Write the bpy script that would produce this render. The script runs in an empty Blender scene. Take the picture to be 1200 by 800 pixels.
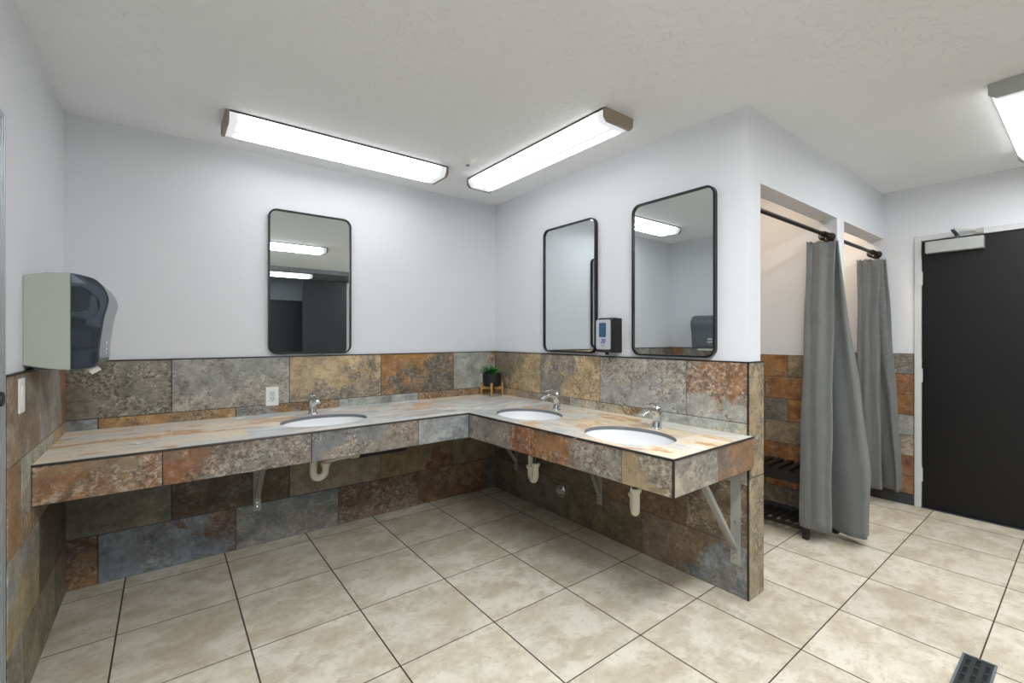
import bpy, bmesh, math, random
from mathutils import Vector, Matrix
R = math.radians
random.seed(7)
scn = bpy.context.scene
COL = scn.collection

# ------------------------------------------------------------------ helpers
def lin(c):
    c /= 255.0
    return c / 12.92 if c <= 0.04045 else ((c + 0.055) / 1.055) ** 2.4
def hx(h):
    h = h.lstrip('#')
    return (lin(int(h[0:2], 16)), lin(int(h[2:4], 16)), lin(int(h[4:6], 16)), 1.0)

def link(o, parent=None):
    COL.objects.link(o)
    if parent is not None:
        o.parent = parent
    return o

def tag(o, label=None, cat=None, group=None, kind=None):
    if label: o['label'] = label
    if cat: o['category'] = cat
    if group: o['group'] = group
    if kind: o['kind'] = kind
    return o

def thing(name, label, cat, loc=(0, 0, 0), rz=0.0, group=None):
    o = bpy.data.objects.new(name, None)
    o.empty_display_size = 0.05
    o.location = loc
    o.rotation_euler = (0, 0, rz)
    link(o)
    return tag(o, label, cat, group)

def new_bm():
    return bmesh.new()
def obj(name, bm, mat, parent=None, smooth=False, bevel=0.0, seg=2, loc=None, rot=None, angle=40, recalc=True):
    me = bpy.data.meshes.new(name)
    if recalc and len(bm.faces): bmesh.ops.recalc_face_normals(bm, faces=bm.faces[:])
    bm.to_mesh(me); bm.free()
    for m in (mat if isinstance(mat, (list, tuple)) else [mat]): me.materials.append(m)
    o = bpy.data.objects.new(name, me)
    link(o, parent)
    if loc is not None: o.location = loc
    if rot is not None: o.rotation_euler = rot
    if smooth:
        for p in me.polygons: p.use_smooth = True
        me.set_sharp_from_angle(angle=R(angle))
    if bevel > 0:
        m = o.modifiers.new('bevel', 'BEVEL'); m.width = bevel; m.segments = seg
        m.limit_method = 'ANGLE'; m.angle_limit = R(40)
    return o

def box(bm, a, b):
    x0, y0, z0 = [min(a[i], b[i]) for i in range(3)]
    x1, y1, z1 = [max(a[i], b[i]) for i in range(3)]
    v = [bm.verts.new(c) for c in ((x0,y0,z0),(x1,y0,z0),(x1,y1,z0),(x0,y1,z0),(x0,y0,z1),(x1,y0,z1),(x1,y1,z1),(x0,y1,z1))]
    fs = []
    for f in ((0,3,2,1),(4,5,6,7),(0,1,5,4),(1,2,6,5),(2,3,7,6),(3,0,4,7)):
        fs.append(bm.faces.new([v[i] for i in f]))
    return fs

def boxo(name, a, b, mat, parent=None, bevel=0.0, seg=2):
    bm = new_bm(); box(bm, a, b)
    return obj(name, bm, mat, parent, bevel=bevel, seg=seg)

def bar(bm, p0, p1, w, t, side):
    """rectangular bar from p0 to p1, width w along 'side', thickness t across"""
    p0, p1, side = Vector(p0), Vector(p1), Vector(side).normalized()
    d = (p1 - p0).normalized(); n = d.cross(side).normalized()
    q = []
    for p in (p0, p1):
        for a, b in ((-1,-1),(1,-1),(1,1),(-1,1)):
            q.append(bm.verts.new(p + side * (a*w/2) + n * (b*t/2)))
    for f in ((3,2,1,0),(4,5,6,7),(0,1,5,4),(1,2,6,5),(2,3,7,6),(3,0,4,7)):
        bm.faces.new([q[i] for i in f])

def sweep(bm, pts, radii, n=16, side=None, caps=True):
    """tube through pts; radii: float or list of float / (a,b); a is along 'side'"""
    pts = [Vector(p) for p in pts]
    if not isinstance(radii, (list, tuple)): radii = [radii] * len(pts)
    rings = []; prev = None
    for i, p in enumerate(pts):
        if i == 0: t = pts[1] - pts[0]
        elif i == len(pts) - 1: t = pts[-1] - pts[-2]
        else: t = (pts[i+1] - pts[i]).normalized() + (pts[i] - pts[i-1]).normalized()
        t.normalize()
        if side is not None: s = Vector(side)
        elif prev is not None: s = prev
        else: s = Vector((0,0,1)) if abs(t.z) < 0.9 else Vector((1,0,0))
        s = (s - t * s.dot(t)).normalized(); prev = s
        u = t.cross(s).normalized()
        r = radii[i]; a, b = r if isinstance(r, (list, tuple)) else (r, r)
        rings.append([bm.verts.new(p + s * (a*math.cos(2*math.pi*k/n)) + u * (b*math.sin(2*math.pi*k/n))) for k in range(n)])
    for r0, r1 in zip(rings, rings[1:]):
        for k in range(n):
            bm.faces.new((r0[k], r0[(k+1) % n], r1[(k+1) % n], r1[k]))
    if caps:
        bm.faces.new(rings[0][::-1]); bm.faces.new(rings[-1])
    return rings

def arc(c, r, a0, a1, u, v, n=10):
    c, u, v = Vector(c), Vector(u), Vector(v)
    return [c + u*(r*math.cos(a0+(a1-a0)*i/n)) + v*(r*math.sin(a0+(a1-a0)*i/n)) for i in range(n+1)]

def lathe(bm, prof, n=32, c=(0,0,0), sx=1.0, sy=1.0, axis='z', close=False):
    rings = []
    for r, h in prof:
        ring = []
        for k in range(n):
            a = 2*math.pi*k/n
            x, y = r*math.cos(a)*sx, r*math.sin(a)*sy
            if axis == 'z': p = (x, y, h)
            elif axis == 'x': p = (h, x, y)
            else: p = (x, h, y)
            ring.append(bm.verts.new((c[0]+p[0], c[1]+p[1], c[2]+p[2])))
        rings.append(ring)
    for r0, r1 in zip(rings, rings[1:]):
        for k in range(n):
            bm.faces.new((r0[k], r0[(k+1) % n], r1[(k+1) % n], r1[k]))
    if prof[0][0] > 0: bm.faces.new(rings[0][::-1])
    if prof[-1][0] > 0: bm.faces.new(rings[-1])
    bmesh.ops.remove_doubles(bm, verts=bm.verts[:], dist=1e-6)

def prism(bm, poly, fn, t0, t1):
    """extrude 2-D polygon; fn(u,v,t) -> 3-D"""
    a = [bm.verts.new(fn(u, v, t0)) for u, v in poly]
    b = [bm.verts.new(fn(u, v, t1)) for u, v in poly]
    n = len(poly)
    bm.faces.new(a[::-1]); bm.faces.new(b)
    for i in range(n):
        bm.faces.new((a[i], a[(i+1) % n], b[(i+1) % n], b[i]))

def rrect(w, h, r, n=8):
    out = []
    for cx, cy, a0 in ((w/2-r, h/2-r, 0), (-w/2+r, h/2-r, 90), (-w/2+r, -h/2+r, 180), (w/2-r, -h/2+r, 270)):
        for i in range(n+1):
            a = R(a0 + 90*i/n)
            out.append((cx + r*math.cos(a), cy + r*math.sin(a)))
    return out

def catmull(pts, n):
    pts = [Vector(p) for p in pts]
    P = [pts[0]*2 - pts[1]] + pts + [pts[-1]*2 - pts[-2]]
    m = len(pts) - 1; out = []
    for i in range(n+1):
        s = i/n*m; k = min(int(s), m-1); t = s - k
        p0, p1, p2, p3 = P[k], P[k+1], P[k+2], P[k+3]
        out.append(0.5*((2*p1) + (p2-p0)*t + (2*p0-5*p1+4*p2-p3)*t*t + (3*p1-p0-3*p2+p3)*t**3))
    return out

# ------------------------------------------------------------------ materials
class NT:
    def __init__(self, name):
        self.m = bpy.data.materials.new(name); self.m.use_nodes = True
        self.t = self.m.node_tree; self.t.nodes.clear()
        self.out = self.n('ShaderNodeOutputMaterial')
    def n(self, ty, **kw):
        nd = self.t.nodes.new(ty)
        for k, v in kw.items(): setattr(nd, k, v)
        return nd
    def l(self, a, b): self.t.links.new(a, b)
    def set(self, sock, v):
        if hasattr(v, 'is_output') or isinstance(v, bpy.types.NodeSocket): self.l(v, sock)
        else: sock.default_value = v
    def math(self, op, a, b=0.0, c=0.0, clamp=False):
        nd = self.n('ShaderNodeMath', operation=op, use_clamp=clamp)
        self.set(nd.inputs[0], a); self.set(nd.inputs[1], b)
        if op in ('MULTIPLY_ADD', 'SMOOTH_MIN'): self.set(nd.inputs[2], c)
        return nd.outputs[0]
    def mix(self, f, a, b, blend='MIX'):
        nd = self.n('ShaderNodeMix', data_type='RGBA', blend_type=blend)
        self.set(nd.inputs[0], f); self.set(nd.inputs[6], a); self.set(nd.inputs[7], b)
        return nd.outputs[2]
    def ramp(self, v, lo, hi, a=0.0, b=1.0, smooth=True):
        nd = self.n('ShaderNodeMapRange', interpolation_type='SMOOTHSTEP' if smooth else 'LINEAR')
        self.set(nd.inputs[0], v)
        for i, x in zip((1, 2, 3, 4), (lo, hi, a, b)): self.set(nd.inputs[i], x)
        return nd.outputs[0]
    def noise(self, vec, scale, detail=4.0, rough=0.55, dist=0.0):
        nd = self.n('ShaderNodeTexNoise')
        self.l(vec, nd.inputs['Vector'])
        nd.inputs['Scale'].default_value = scale; nd.inputs['Detail'].default_value = detail
        nd.inputs['Roughness'].default_value = rough; nd.inputs['Distortion'].default_value = dist
        return nd.outputs['Fac']
    def xyz(self, v):
        nd = self.n('ShaderNodeSeparateXYZ'); self.l(v, nd.inputs[0]); return nd.outputs
    def vec(self, x, y, z):
        nd = self.n('ShaderNodeCombineXYZ')
        for i, v in enumerate((x, y, z)): self.set(nd.inputs[i], v)
        return nd.outputs[0]
    def vmath(self, op, a, b):
        nd = self.n('ShaderNodeVectorMath', operation=op)
        self.set(nd.inputs[0], a); self.set(nd.inputs[1], b); return nd.outputs[0]
    def coord(self, which='Object'): return self.n('ShaderNodeTexCoord').outputs[which]
    def pos(self): return self.n('ShaderNodeNewGeometry').outputs['Position']
    def bump(self, h, strength=0.3, dist=0.01):
        nd = self.n('ShaderNodeBump'); self.l(h, nd.inputs['Height'])
        nd.inputs['Strength'].default_value = strength; nd.inputs['Distance'].default_value = dist
        return nd.outputs[0]
    def bsdf(self, color=None, rough=0.5, metal=0.0, normal=None, spec=0.5, **kw):
        b = self.n('ShaderNodeBsdfPrincipled')
        if color is not None: self.set(b.inputs['Base Color'], color)
        self.set(b.inputs['Roughness'], rough); self.set(b.inputs['Metallic'], metal)
        b.inputs['Specular IOR Level'].default_value = spec
        if normal is not None: self.l(normal, b.inputs['Normal'])
        for k, v in kw.items(): self.set(b.inputs[k], v)
        self.l(b.outputs[0], self.out.inputs[0])
        return b

def paint(name, h, scale, strength, rough=0.6, knock=False):
    t = NT(name); p = t.pos()
    if knock:
        a = t.ramp(t.noise(p, 16, 5, .6, .8), .48, .62)
        b = t.noise(p, 60, 3, .5)
        hh = t.math('ADD', a, t.math('MULTIPLY', b, .3))
    else:
        a = t.noise(p, scale, 3, .55, .2); s = t.ramp(t.noise(p, 30, 4, .6, .5), .62, .72)
        hh = t.math('ADD', a, t.math('MULTIPLY', s, .7))
    c = t.mix(t.math('MULTIPLY', t.noise(p, 1.6, 3), .35), hx(h), tuple(x*.93 for x in hx(h)[:3]) + (1,))
    t.bsdf(c, rough, normal=t.bump(hh, strength, .004), spec=.35)
    return t.m

def plain(name, h, rough=0.5, metal=0.0, var=0.06, scale=18, bump=0.0, spec=0.5, **kw):
    """procedural: base colour with a little noise in colour and roughness"""
    t = NT(name); p = t.coord()
    n = t.noise(p, scale, 4, .6)
    base = hx(h)
    c = t.mix(n, tuple(x*(1-var) for x in base[:3]) + (1,), tuple(min(1, x*(1+var)) for x in base[:3]) + (1,))
    rr = t.math('MULTIPLY_ADD', n, .12, max(0, rough - .06))
    t.bsdf(c, rr, metal, normal=t.bump(t.noise(p, scale*6, 3), bump, .002) if bump else None, spec=spec, **kw)
    return t.m

M_WALL = paint('wall_paint', '#dcdee2', 150, .40, .55)
M_CEIL = paint('ceiling_paint', '#eef0f2', 60, .45, .8, knock=True)
M_GROUT = plain('dark_grout', '#2e2925', .85, var=.15, scale=60)
M_TRIM = plain('dark_edge_trim', '#3a3634', .4, .6, var=.1)
M_CHROME = plain('chrome', '#d8dadc', .12, 1.0, var=.02)
def mirror_material():
    t = NT('mirror_silver'); n = t.noise(t.coord(), 3, 2)
    t.bsdf(t.mix(n, hx('#dfe5e6'), hx('#e6ebec')), 0.0, 1.0); return t.m
M_MIRROR = mirror_material()
M_BLACK = plain('black_metal', '#141517', .35, .2, var=.1)
M_BLACKPLASTIC = plain('black_plastic', '#0e0e0f', .5, var=.1)
M_BRONZE = plain('oil_rubbed_bronze', '#2a211c', .38, .7, var=.15)
M_TAN = plain('tan_enamel_metal', '#8f8170', .5, .15, var=.06)
M_GREYMETAL = plain('grey_enamel_metal', '#a9aba8', .5, .1, var=.04)
M_STEEL = plain('galvanised_steel', '#a4a49d', .48, .35, var=.08, scale=40)
M_PVC = plain('white_pvc', '#d9d3c2', .45, var=.05)
M_WHITEPL = plain('white_plastic', '#e9e9e6', .4, var=.02)
M_PORC = plain('white_porcelain', '#f1f2f3', .12, var=.01, spec=.6)
M_DOOR = plain('black_door_paint', '#0d0d0e', .42, var=.08, scale=6, spec=.3)
M_FRAME = plain('pale_grey_frame_paint', '#c9cacb', .45, var=.03)
M_ALU = plain('brushed_aluminium', '#b4b8bd', .35, .55, var=.05)
M_HOUSING = plain('pale_grey_plastic', '#a9aea6', .5, var=.03)
M_DARKGREY = plain('dark_grey_plastic', '#3b4048', .35, var=.06)
M_DKPLASTIC = plain('slate_grey_plastic', '#5a626c', .35, var=.06)
M_MIDGREY = plain('mid_grey_plastic', '#6d7479', .4, var=.05)
M_PAPER = plain('paper_towel', '#e8e6dc', .9, var=.03, bump=.2)
M_WOOD = plain('light_wood', '#b58d52', .55, var=.18, scale=50)
M_BENCH = plain('espresso_wood', '#14110f', .5, var=.25, scale=30)
M_BASETILE = plain('charcoal_base_tile', '#35373b', .4, var=.12, scale=9)
M_LEAF = plain('green_leaf', '#3c8f2c', .5, var=.35, scale=25)
M_LEAFD = plain('dark_green_leaf', '#23542a', .5, var=.35, scale=25)
M_SOIL = plain('soil', '#2a1f17', .95, var=.3, scale=80, bump=.5)
M_PURPLE = plain('purple_ink', '#3b2f9a', .5, var=.02)
M_INK = plain('grey_ink', '#8b8f9c', .5, var=.02)
M_WHITEINK = plain('white_ink', '#e4e6e8', .5, var=.02)
M_PART = plain('charcoal_partition_laminate', '#26292d', .4, var=.06, scale=8)
M_REARWALL = paint('rear_wall_paint', '#8f9499', 120, .1, .6)
M_SILVERFACE = plain('silver_plastic', '#bfc3c9', .35, .25, var=.03)
M_WINBLUE = plain('blue_window', '#3a5f7c', .15, var=.25, scale=40)
M_BRASSCAP = plain('dark_patina', '#574a3e', .4, .5, var=.2)

def slate_material():
    t = NT('slate_look_tile')
    uv = t.n('ShaderNodeUVMap', uv_map='UVMap').outputs[0]
    A = t.n('ShaderNodeAttribute', attribute_name='colA').outputs['Color']
    B = t.n('ShaderNodeAttribute', attribute_name='colB').outputs['Color']
    C = t.n('ShaderNodeAttribute', attribute_name='colC').outputs['Color']
    prm = t.n('ShaderNodeAttribute', attribute_name='prm').outputs['Vector']
    px = t.xyz(prm); bias, spk, seed = px[0], px[1], px[2]
    u = t.xyz(uv)
    v = t.vec(u[0], u[1], t.math('MULTIPLY', seed, 3.71))
    big = t.noise(v, 5.0, 7, .60, .35)
    fineb = t.noise(v, 34, 5, .7, .3)
    k = t.math('ADD', t.math('MULTIPLY', t.math('SUBTRACT', big, .5), 5.5), t.math('MULTIPLY', t.math('SUBTRACT', fineb, .5), 1.6))
    m1 = t.ramp(t.math('ADD', k, bias), -.22, .30)
    c = t.mix(m1, A, B)
    # cleft layers: crisp-edged flakes a little lighter or darker
    f2 = t.ramp(t.noise(v, 6.2, 5, .62, .8), .505, .525)
    f3 = t.ramp(t.noise(t.vmath('ADD', v, (3.7, 1.9, 5.0)), 9.0, 5, .6, .6), .55, .57)
    c = t.mix(t.math('MULTIPLY', f2, .42), c, t.mix(.75, B, A))
    c = t.mix(t.math('MULTIPLY', f3, .30), c, hx('#6b6862'))
    # crust: coarse zone x fine specks
    zone = t.ramp(t.math('ADD', t.noise(v, 8, 5, .62, .3), t.math('MULTIPLY', t.math('SUBTRACT', m1, .5), .10)), .45, .51)
    zs = t.math('MULTIPLY', t.math('MULTIPLY_ADD', zone, .85, .15), spk, clamp=True)
    pale = t.ramp(t.noise(v, 44, 7, .76, .3), .48, .58)
    fine = t.ramp(t.noise(t.vmath('ADD', v, (9.1, 4.3, 2.0)), 60, 7, .78, .4), .49, .58)
    c = t.mix(t.math('MULTIPLY', pale, t.math('MULTIPLY', zs, .62)), c, t.mix(.7, A, hx('#c9c1b4')))
    c = t.mix(t.math('MULTIPLY', fine, t.math('MULTIPLY', zs, .85)), c, C)
    val = t.math('ADD', t.ramp(t.noise(v, 11, 7, .66), .30, .70, -.42, .38, False), t.ramp(t.noise(v, 75, 4, .7), .3, .7, .86, 1.14, False))
    c = t.mix(1.0, c, t.vec(val, val, val), 'MULTIPLY')
    h = t.math('ADD', t.math('MULTIPLY', m1, .8), t.math('ADD', f2, t.math('MULTIPLY', t.noise(v, 40, 5, .7), .8)))
    t.bsdf(c, t.math('MULTIPLY_ADD', big, .25, .33), normal=t.bump(h, .22, .004), spec=.45)
    return t.m
M_SLATE = slate_material()

def counter_material():
    t = NT('streaked_counter_tile')
    uv = t.n('ShaderNodeUVMap', uv_map='UVMap').outputs[0]
    A = t.n('ShaderNodeAttribute', attribute_name='colA').outputs['Color']
    B = t.n('ShaderNodeAttribute', attribute_name='colB').outputs['Color']
    C = t.n('ShaderNodeAttribute', attribute_name='colC').outputs['Color']
    px = t.xyz(t.n('ShaderNodeAttribute', attribute_name='prm').outputs['Vector'])
    u = t.xyz(uv)
    seed = t.math('MULTIPLY', px[2], 3.3)
    v = t.vec(t.math('MULTIPLY', u[0], .55), t.math('MULTIPLY', u[1], 1.25), seed)
    n1 = t.noise(v, 6, 5, .62, .8); n2 = t.noise(v, 5, 6, .66, 1.3)
    c = t.mix(t.ramp(n1, .43, .60), A, B)
    c = t.mix(t.math('MULTIPLY', t.ramp(t.math('ADD', n2, t.math('MULTIPLY', px[0], .1)), .52, .63), .8), c, C)
    vein = t.ramp(t.noise(v, 16, 5, .7, .9), .46, .66)
    c = t.mix(t.math('MULTIPLY', vein, .22), c, hx('#b0aca6'))
    vf = t.vec(u[0], u[1], seed)
    val = t.math('MULTIPLY_ADD', t.noise(vf, 70, 5, .7), .35, 1.0)
    c = t.mix(1.0, c, t.vec(val, val, val), 'MULTIPLY')
    # grout at the tile edges: second UV layer holds the distance to the edge
    e = t.xyz(t.n('ShaderNodeUVMap', uv_map='Edge').outputs[0])
    g = t.math('MINIMUM', e[0], e[1])
    t.bsdf(c, t.math('MULTIPLY_ADD', n1, .2, .14), normal=t.bump(t.noise(vf, 30, 5, .7), .12, .003), spec=.5)
    return t.m
M_CTOP = counter_material()

def floor_material():
    t = NT('beige_floor_tile'); p = t.xyz(t.pos())
    sx, sy, gw = .452, .4615, .0042
    fx = t.math('DIVIDE', t.math('ADD', p[0], 2.445), sx); fy = t.math('DIVIDE', t.math('ADD', p[1], .145), sy)
    cx, cy = t.math('FLOOR', fx), t.math('FLOOR', fy)
    lx = t.math('SUBTRACT', fx, cx); ly = t.math('SUBTRACT', fy, cy)
    ex = t.math('MULTIPLY', t.math('MINIMUM', lx, t.math('SUBTRACT', 1.0, lx)), sx)
    ey = t.math('MULTIPLY', t.math('MINIMUM', ly, t.math('SUBTRACT', 1.0, ly)), sy)
    e = t.math('MINIMUM', ex, t.math('MULTIPLY', ey, 1.25))
    g = t.ramp(e, gw*.55, gw*.95)
    wn = t.n('ShaderNodeTexWhiteNoise', noise_dimensions='2D'); t.l(t.vec(cx, cy, 0.0), wn.inputs['Vector'])
    r = wn.outputs['Value']
    v = t.vec(t.math('MULTIPLY', t.math('ADD', p[0], t.math('MULTIPLY', r, 13.0)), .8), t.math('ADD', p[1], t.math('MULTIPLY', r, 7.0)), t.math('MULTIPLY', r, 9.0))
    n1 = t.noise(v, 6.5, 8, .66, .25); n2 = t.noise(v, 10, 8, .72, .3); n3 = t.noise(v, 38, 6, .72)
    c = t.mix(t.ramp(n1, .36, .64), hx('#c3b9a4'), hx('#ded8ca'))
    c = t.mix(t.math('MULTIPLY', t.ramp(n2, .50, .62), .5), c, hx('#b2a48b'))
    c = t.mix(t.math('MULTIPLY', t.ramp(n3, .54, .66), .36), c, hx('#9c8c70'))
    val = t.math('MULTIPLY_ADD', r, .10, .95)
    c = t.mix(1.0, c, t.vec(val, val, val), 'MULTIPLY')
    c = t.mix(g, hx('#3b3026'), c)
    h = t.math('ADD', g, t.math('MULTIPLY', n2, .12))
    t.bsdf(c, t.math('MULTIPLY_ADD', g, -.42, .80), normal=t.bump(h, .35, .003), spec=.42)
    return t.m
M_FLOOR = floor_material()

def lens_material(name, S, L, W):
    """acrylic lens lit by two tubes: brighter over the tubes, dimmer at the ends"""
    t = NT(name); p = t.xyz(t.coord())
    d = t.math('SUBTRACT', t.math('ABSOLUTE', p[1]), W*.235)
    band = t.ramp(t.math('ABSOLUTE', d), W*.01, W*.225, 1.0, 0.0)
    endf = t.ramp(t.math('ABSOLUTE', p[0]), L/2-.10, L/2-.045, 1.0, .0)
    sidef = t.math('MULTIPLY', t.ramp(p[2], -.050, -.036, 0.0, 1.0), 3.6)
    s = t.math('MULTIPLY', t.math('MAXIMUM', t.math('MULTIPLY', band, S), sidef), endf)
    s = t.math('ADD', s, 1.15)
    em = t.n('ShaderNodeEmission'); em.inputs[0].default_value = (.965, .99, 1.0, 1)
    t.l(s, em.inputs[1])
    t.l(em.outputs[0], t.out.inputs[0])
    return t.m
LENS_S = 15.0

def curtain_material():
    t = NT('grey_waffle_fabric'); uv = t.xyz(t.n('ShaderNodeUVMap', uv_map='UVMap').outputs[0])
    k = 2*math.pi/.015
    w = t.math('MULTIPLY', t.math('SINE', t.math('MULTIPLY', uv[0], k)), t.math('SINE', t.math('MULTIPLY', uv[1], k)))
    p = t.coord(); n = t.noise(p, 9, 5, .6)
    c = t.mix(n, hx('#767978'), hx('#8d908f'))
    c = t.mix(t.ramp(w, -.6, .8, 0, .55), c, hx('#525455'))
    b = t.bsdf(c, .85, normal=t.bump(t.math('ADD', w, t.math('MULTIPLY', t.noise(t.vec(t.math('MULTIPLY', uv[0], 7.0), t.math('MULTIPLY', uv[1], 16.0), 0.0), 1.6, 4, .6), 7.0)), .8, .006), spec=.2)
    b.inputs['Sheen Weight'].default_value = .25
    return t.m
M_CURTAIN = curtain_material()

def smoke_material():
    t = NT('smoked_clear_plastic'); p = t.coord(); n = t.noise(p, 30, 3)
    b = t.n('ShaderNodeBsdfPrincipled'); b.inputs['Base Color'].default_value = hx('#4d555f')
    t.l(t.math('MULTIPLY_ADD', n, .06, .10), b.inputs['Roughness'])
    tr = t.n('ShaderNodeBsdfTransparent'); tr.inputs[0].default_value = hx('#a9b2bb')
    mx = t.n('ShaderNodeMixShader'); mx.inputs[0].default_value = .34
    t.l(tr.outputs[0], mx.inputs[1]); t.l(b.outputs[0], mx.inputs[2]); t.l(mx.outputs[0], t.out.inputs[0])
    return t.m
M_SMOKE = smoke_material()

# ------------------------------------------------------------------ tile cladding
def dr(h, k):  # colour triple helper
    return hx(h)
STY = {
 'greybrown': ('#77726a', '#8e8674', '#4a453e', 0, 0, 0, 1.0),
 'lightgrey': ('#93938f', '#a39a8c', '#5a5048', .9, -2.2, -.3, .75),
 'ochre':     ('#bb9c68', '#75726a', '#96652c', 1.2, -1.8, -.5, .5),
 'rustgrey':  ('#9c6a34', '#5a5750', '#b18c58', 1.6, -1.2, .1, .35),
 'greengrey': ('#9ea197', '#94632f', '#84887c', 2.2, 2.2, -1.9, .15),
}
def S(A, B, C, gx=0, gy=0, bias=0, spk=.5): return (A, B, C, gx, gy, bias, spk)
RND = [S('#7d7467','#5c564d','#473f36',0,0,0,.6), S('#8b6238','#6a5b48','#43352a',0,0,0,.5), S('#9a7c4f','#7b7161','#5d4326',0,0,0,.5),
       S('#85837d','#77695a','#4d463e',0,0,0,.7), S('#6d5236','#846a45','#3c2f24',0,0,0,.5), S('#8d857a','#a08d6d','#574c40',0,0,0,.6)]
_seed = [1]
def tone(h, g=.98):
    c = hx(h); y = .3*c[0] + .55*c[1] + .15*c[2]
    return tuple((y + (v - y)*.92)*g for v in c[:3]) + (1.0,)
def tiles(name, parent, O, U, V, N, specs, thick=.010, gap=.0036, mat=None):
    """slate tiles as thin slabs; specs: (u0,v0,u1,v1,style)"""
    O, U, V, N = Vector(O), Vector(U), Vector(V), Vector(N)
    bm = new_bm()
    uvl = bm.loops.layers.uv.new('UVMap')
    la = [bm.loops.layers.float_color.new(n) for n in ('colA', 'colB', 'colC', 'prm')]
    back = []
    for u0, v0, u1, v1, st in specs:
        _seed[0] += 1
        if st is None: st = RND[_seed[0] * 7 % len(RND)]
        A, B, C, gx, gy, bias, spk = st
        g = gap/2
        a0, a1, b0, b1 = u0+g, u1-g, v0+g, v1-g
        bv = .0015
        fr = [(a0+bv, b0+bv), (a1-bv, b0+bv), (a1-bv, b1-bv), (a0+bv, b1-bv)]
        bk = [(a0, b0), (a1, b0), (a1, b1), (a0, b1)]
        vt = [bm.verts.new(O+U*p+V*q+N*thick) for p, q in fr]
        vm = [bm.verts.new(O+U*p+V*q+N*(thick-bv)) for p, q in bk]
        vb = [bm.verts.new(O+U*p+V*q) for p, q in bk]
        fl = [(bm.faces.new(vt), fr)]
        for i in range(4):
            j = (i+1) % 4
            fl.append((bm.faces.new((vm[i], vm[j], vt[j], vt[i])), (bk[i], bk[j], fr[j], fr[i])))
            fl.append((bm.faces.new((vb[i], vb[j], vm[j], vm[i])), (bk[i], bk[j], bk[j], bk[i])))
        for f, cs in fl:
            for lp, (p, q) in zip(f.loops, cs):
                lp[uvl].uv = (p, q)
                lp[la[0]] = tone(A); lp[la[1]] = tone(B); lp[la[2]] = tone(C, .72)
                uu = (p-u0)/max(1e-6, u1-u0)-.5; vv = (q-v0)/max(1e-6, v1-v0)-.5
                lp[la[3]] = (bias+gx*uu+gy*vv, spk, _seed[0] % 61, 1)
    umin = min(s[0] for s in specs); umax = max(s[2] for s in specs); vmin = min(s[1] for s in specs); vmax = max(s[3] for s in specs)
    gb = new_bm()
    q = [gb.verts.new(O+U*p+V*r+N*d) for d in (0, thick-.003) for p, r in ((umin, vmin), (umax, vmin), (umax, vmax), (umin, vmax))]
    for f in ((0,3,2,1),(4,5,6,7),(0,1,5,4),(1,2,6,5),(2,3,7,6),(3,0,4,7)): gb.faces.new([q[i] for i in f])
    o = obj(name, bm, mat or M_SLATE, parent, recalc=True)
    obj('grout', gb, M_GROUT, o)
    return o
def row(v0, v1, joints, styles):
    return [(a, v0, b, v1, s) for a, b, s in zip(joints, joints[1:], styles)]

# ------------------------------------------------------------------ room dimensions
L, H, ZT = 2.685, 2.44, 1.168          # left wall x=-L, ceiling, tile top
YB, XE, YR = -2.153, 2.29, -4.9        # stall front, door wall, rear wall
YS = -.95                              # back of the stalls
def struct(name, bm_or_box, mat, parent=None, **kw):
    if isinstance(bm_or_box, tuple): o = boxo(name, bm_or_box[0], bm_or_box[1], mat, parent)
    else: o = obj(name, bm_or_box, mat, parent, **kw)
    o['kind'] = 'structure'
    return o
T = .12
struct('floor', ((-L-T, YR-1.6, -.1), (XE+T, T, 0)), M_FLOOR)
struct('ceiling', ((-L-T, YR-1.6, H), (XE+T, T, H+.1)), M_CEIL)
w_back = struct('wall_back', ((-L-T, 0, 0), (XE+T, T, H)), M_WALL)
w_left = struct('wall_left', ((-L-T, YR-1.6, 0), (-L, 0, H)), M_WALL)
w_right = struct('wall_right', ((0, YB, 0), (.133, 0, H)), M_WALL)
w_stallback = struct('wall_stall_back', ((.133, YS, 0), (XE, YS+.1, H)), M_WALL)
w_part = struct('wall_stall_middle', ((1.24, -2.0455, 0), (1.37, YS, H)), M_WALL)
bm = new_bm()
box(bm, (.133, YB, 2.08), (XE, -2.045, H))
box(bm, (1.24, YB, 0), (1.37, -2.045, 2.08))
w_head = struct('wall_stall_front', bm, M_WALL)
bm = new_bm()   # door wall with the door opening
DY0, DY1, DZ = -2.383, -3.30, 2.022
box(bm, (XE, DY0+.04, 0), (XE+T, 0, H))
box(bm, (XE, DY1-.04, DZ+.04), (XE+T, DY0+.04, H))
box(bm, (XE, YR-1.6, 0), (XE+T, DY1-.04, H))
w_door = struct('wall_entry', bm, M_WALL)

# ------------------------------------------------------------------ tile on the back wall (u = x)
e = .0005
sp = []
sp += row(0, .258, [-L, -2.555, -1.936, -1.329, -.726, -.1, 0], [
    S('#8a6640','#5b4330','#3a2b20',0,2,.2,.6), S('#77808a','#6d4c36','#35302c',3.2,.6,-.9,.45), S('#6f7276','#8f8c86','#3e3b38',0,-1.5,0,.4),
    S('#5d4636','#7d6a5a','#302620',0,-1.6,.2,.7), S('#6b4f3a','#8a6f54','#3a2e24',.6,0,0,.4), S('#6f6a60','#5a5650','#3c3833',0,0,0,.3)])
sp += row(.258, .563, [-L, -2.247, -1.637, -1.025, -.424, 0], [
    S('#6f6c61','#7b7563','#5a564d',.5,-.5,0,.15), S('#4e3a2b','#5f5446','#2c221b',.4,0,-.2,.3), S('#8c7d62','#7c7566','#5a4e3c',0,0,0,.2),
    S('#8a7452','#6e4526','#5c4630',1.2,0,-.6,.2), S('#7e745f','#86795f','#575042',0,0,0,.15)])
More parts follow.
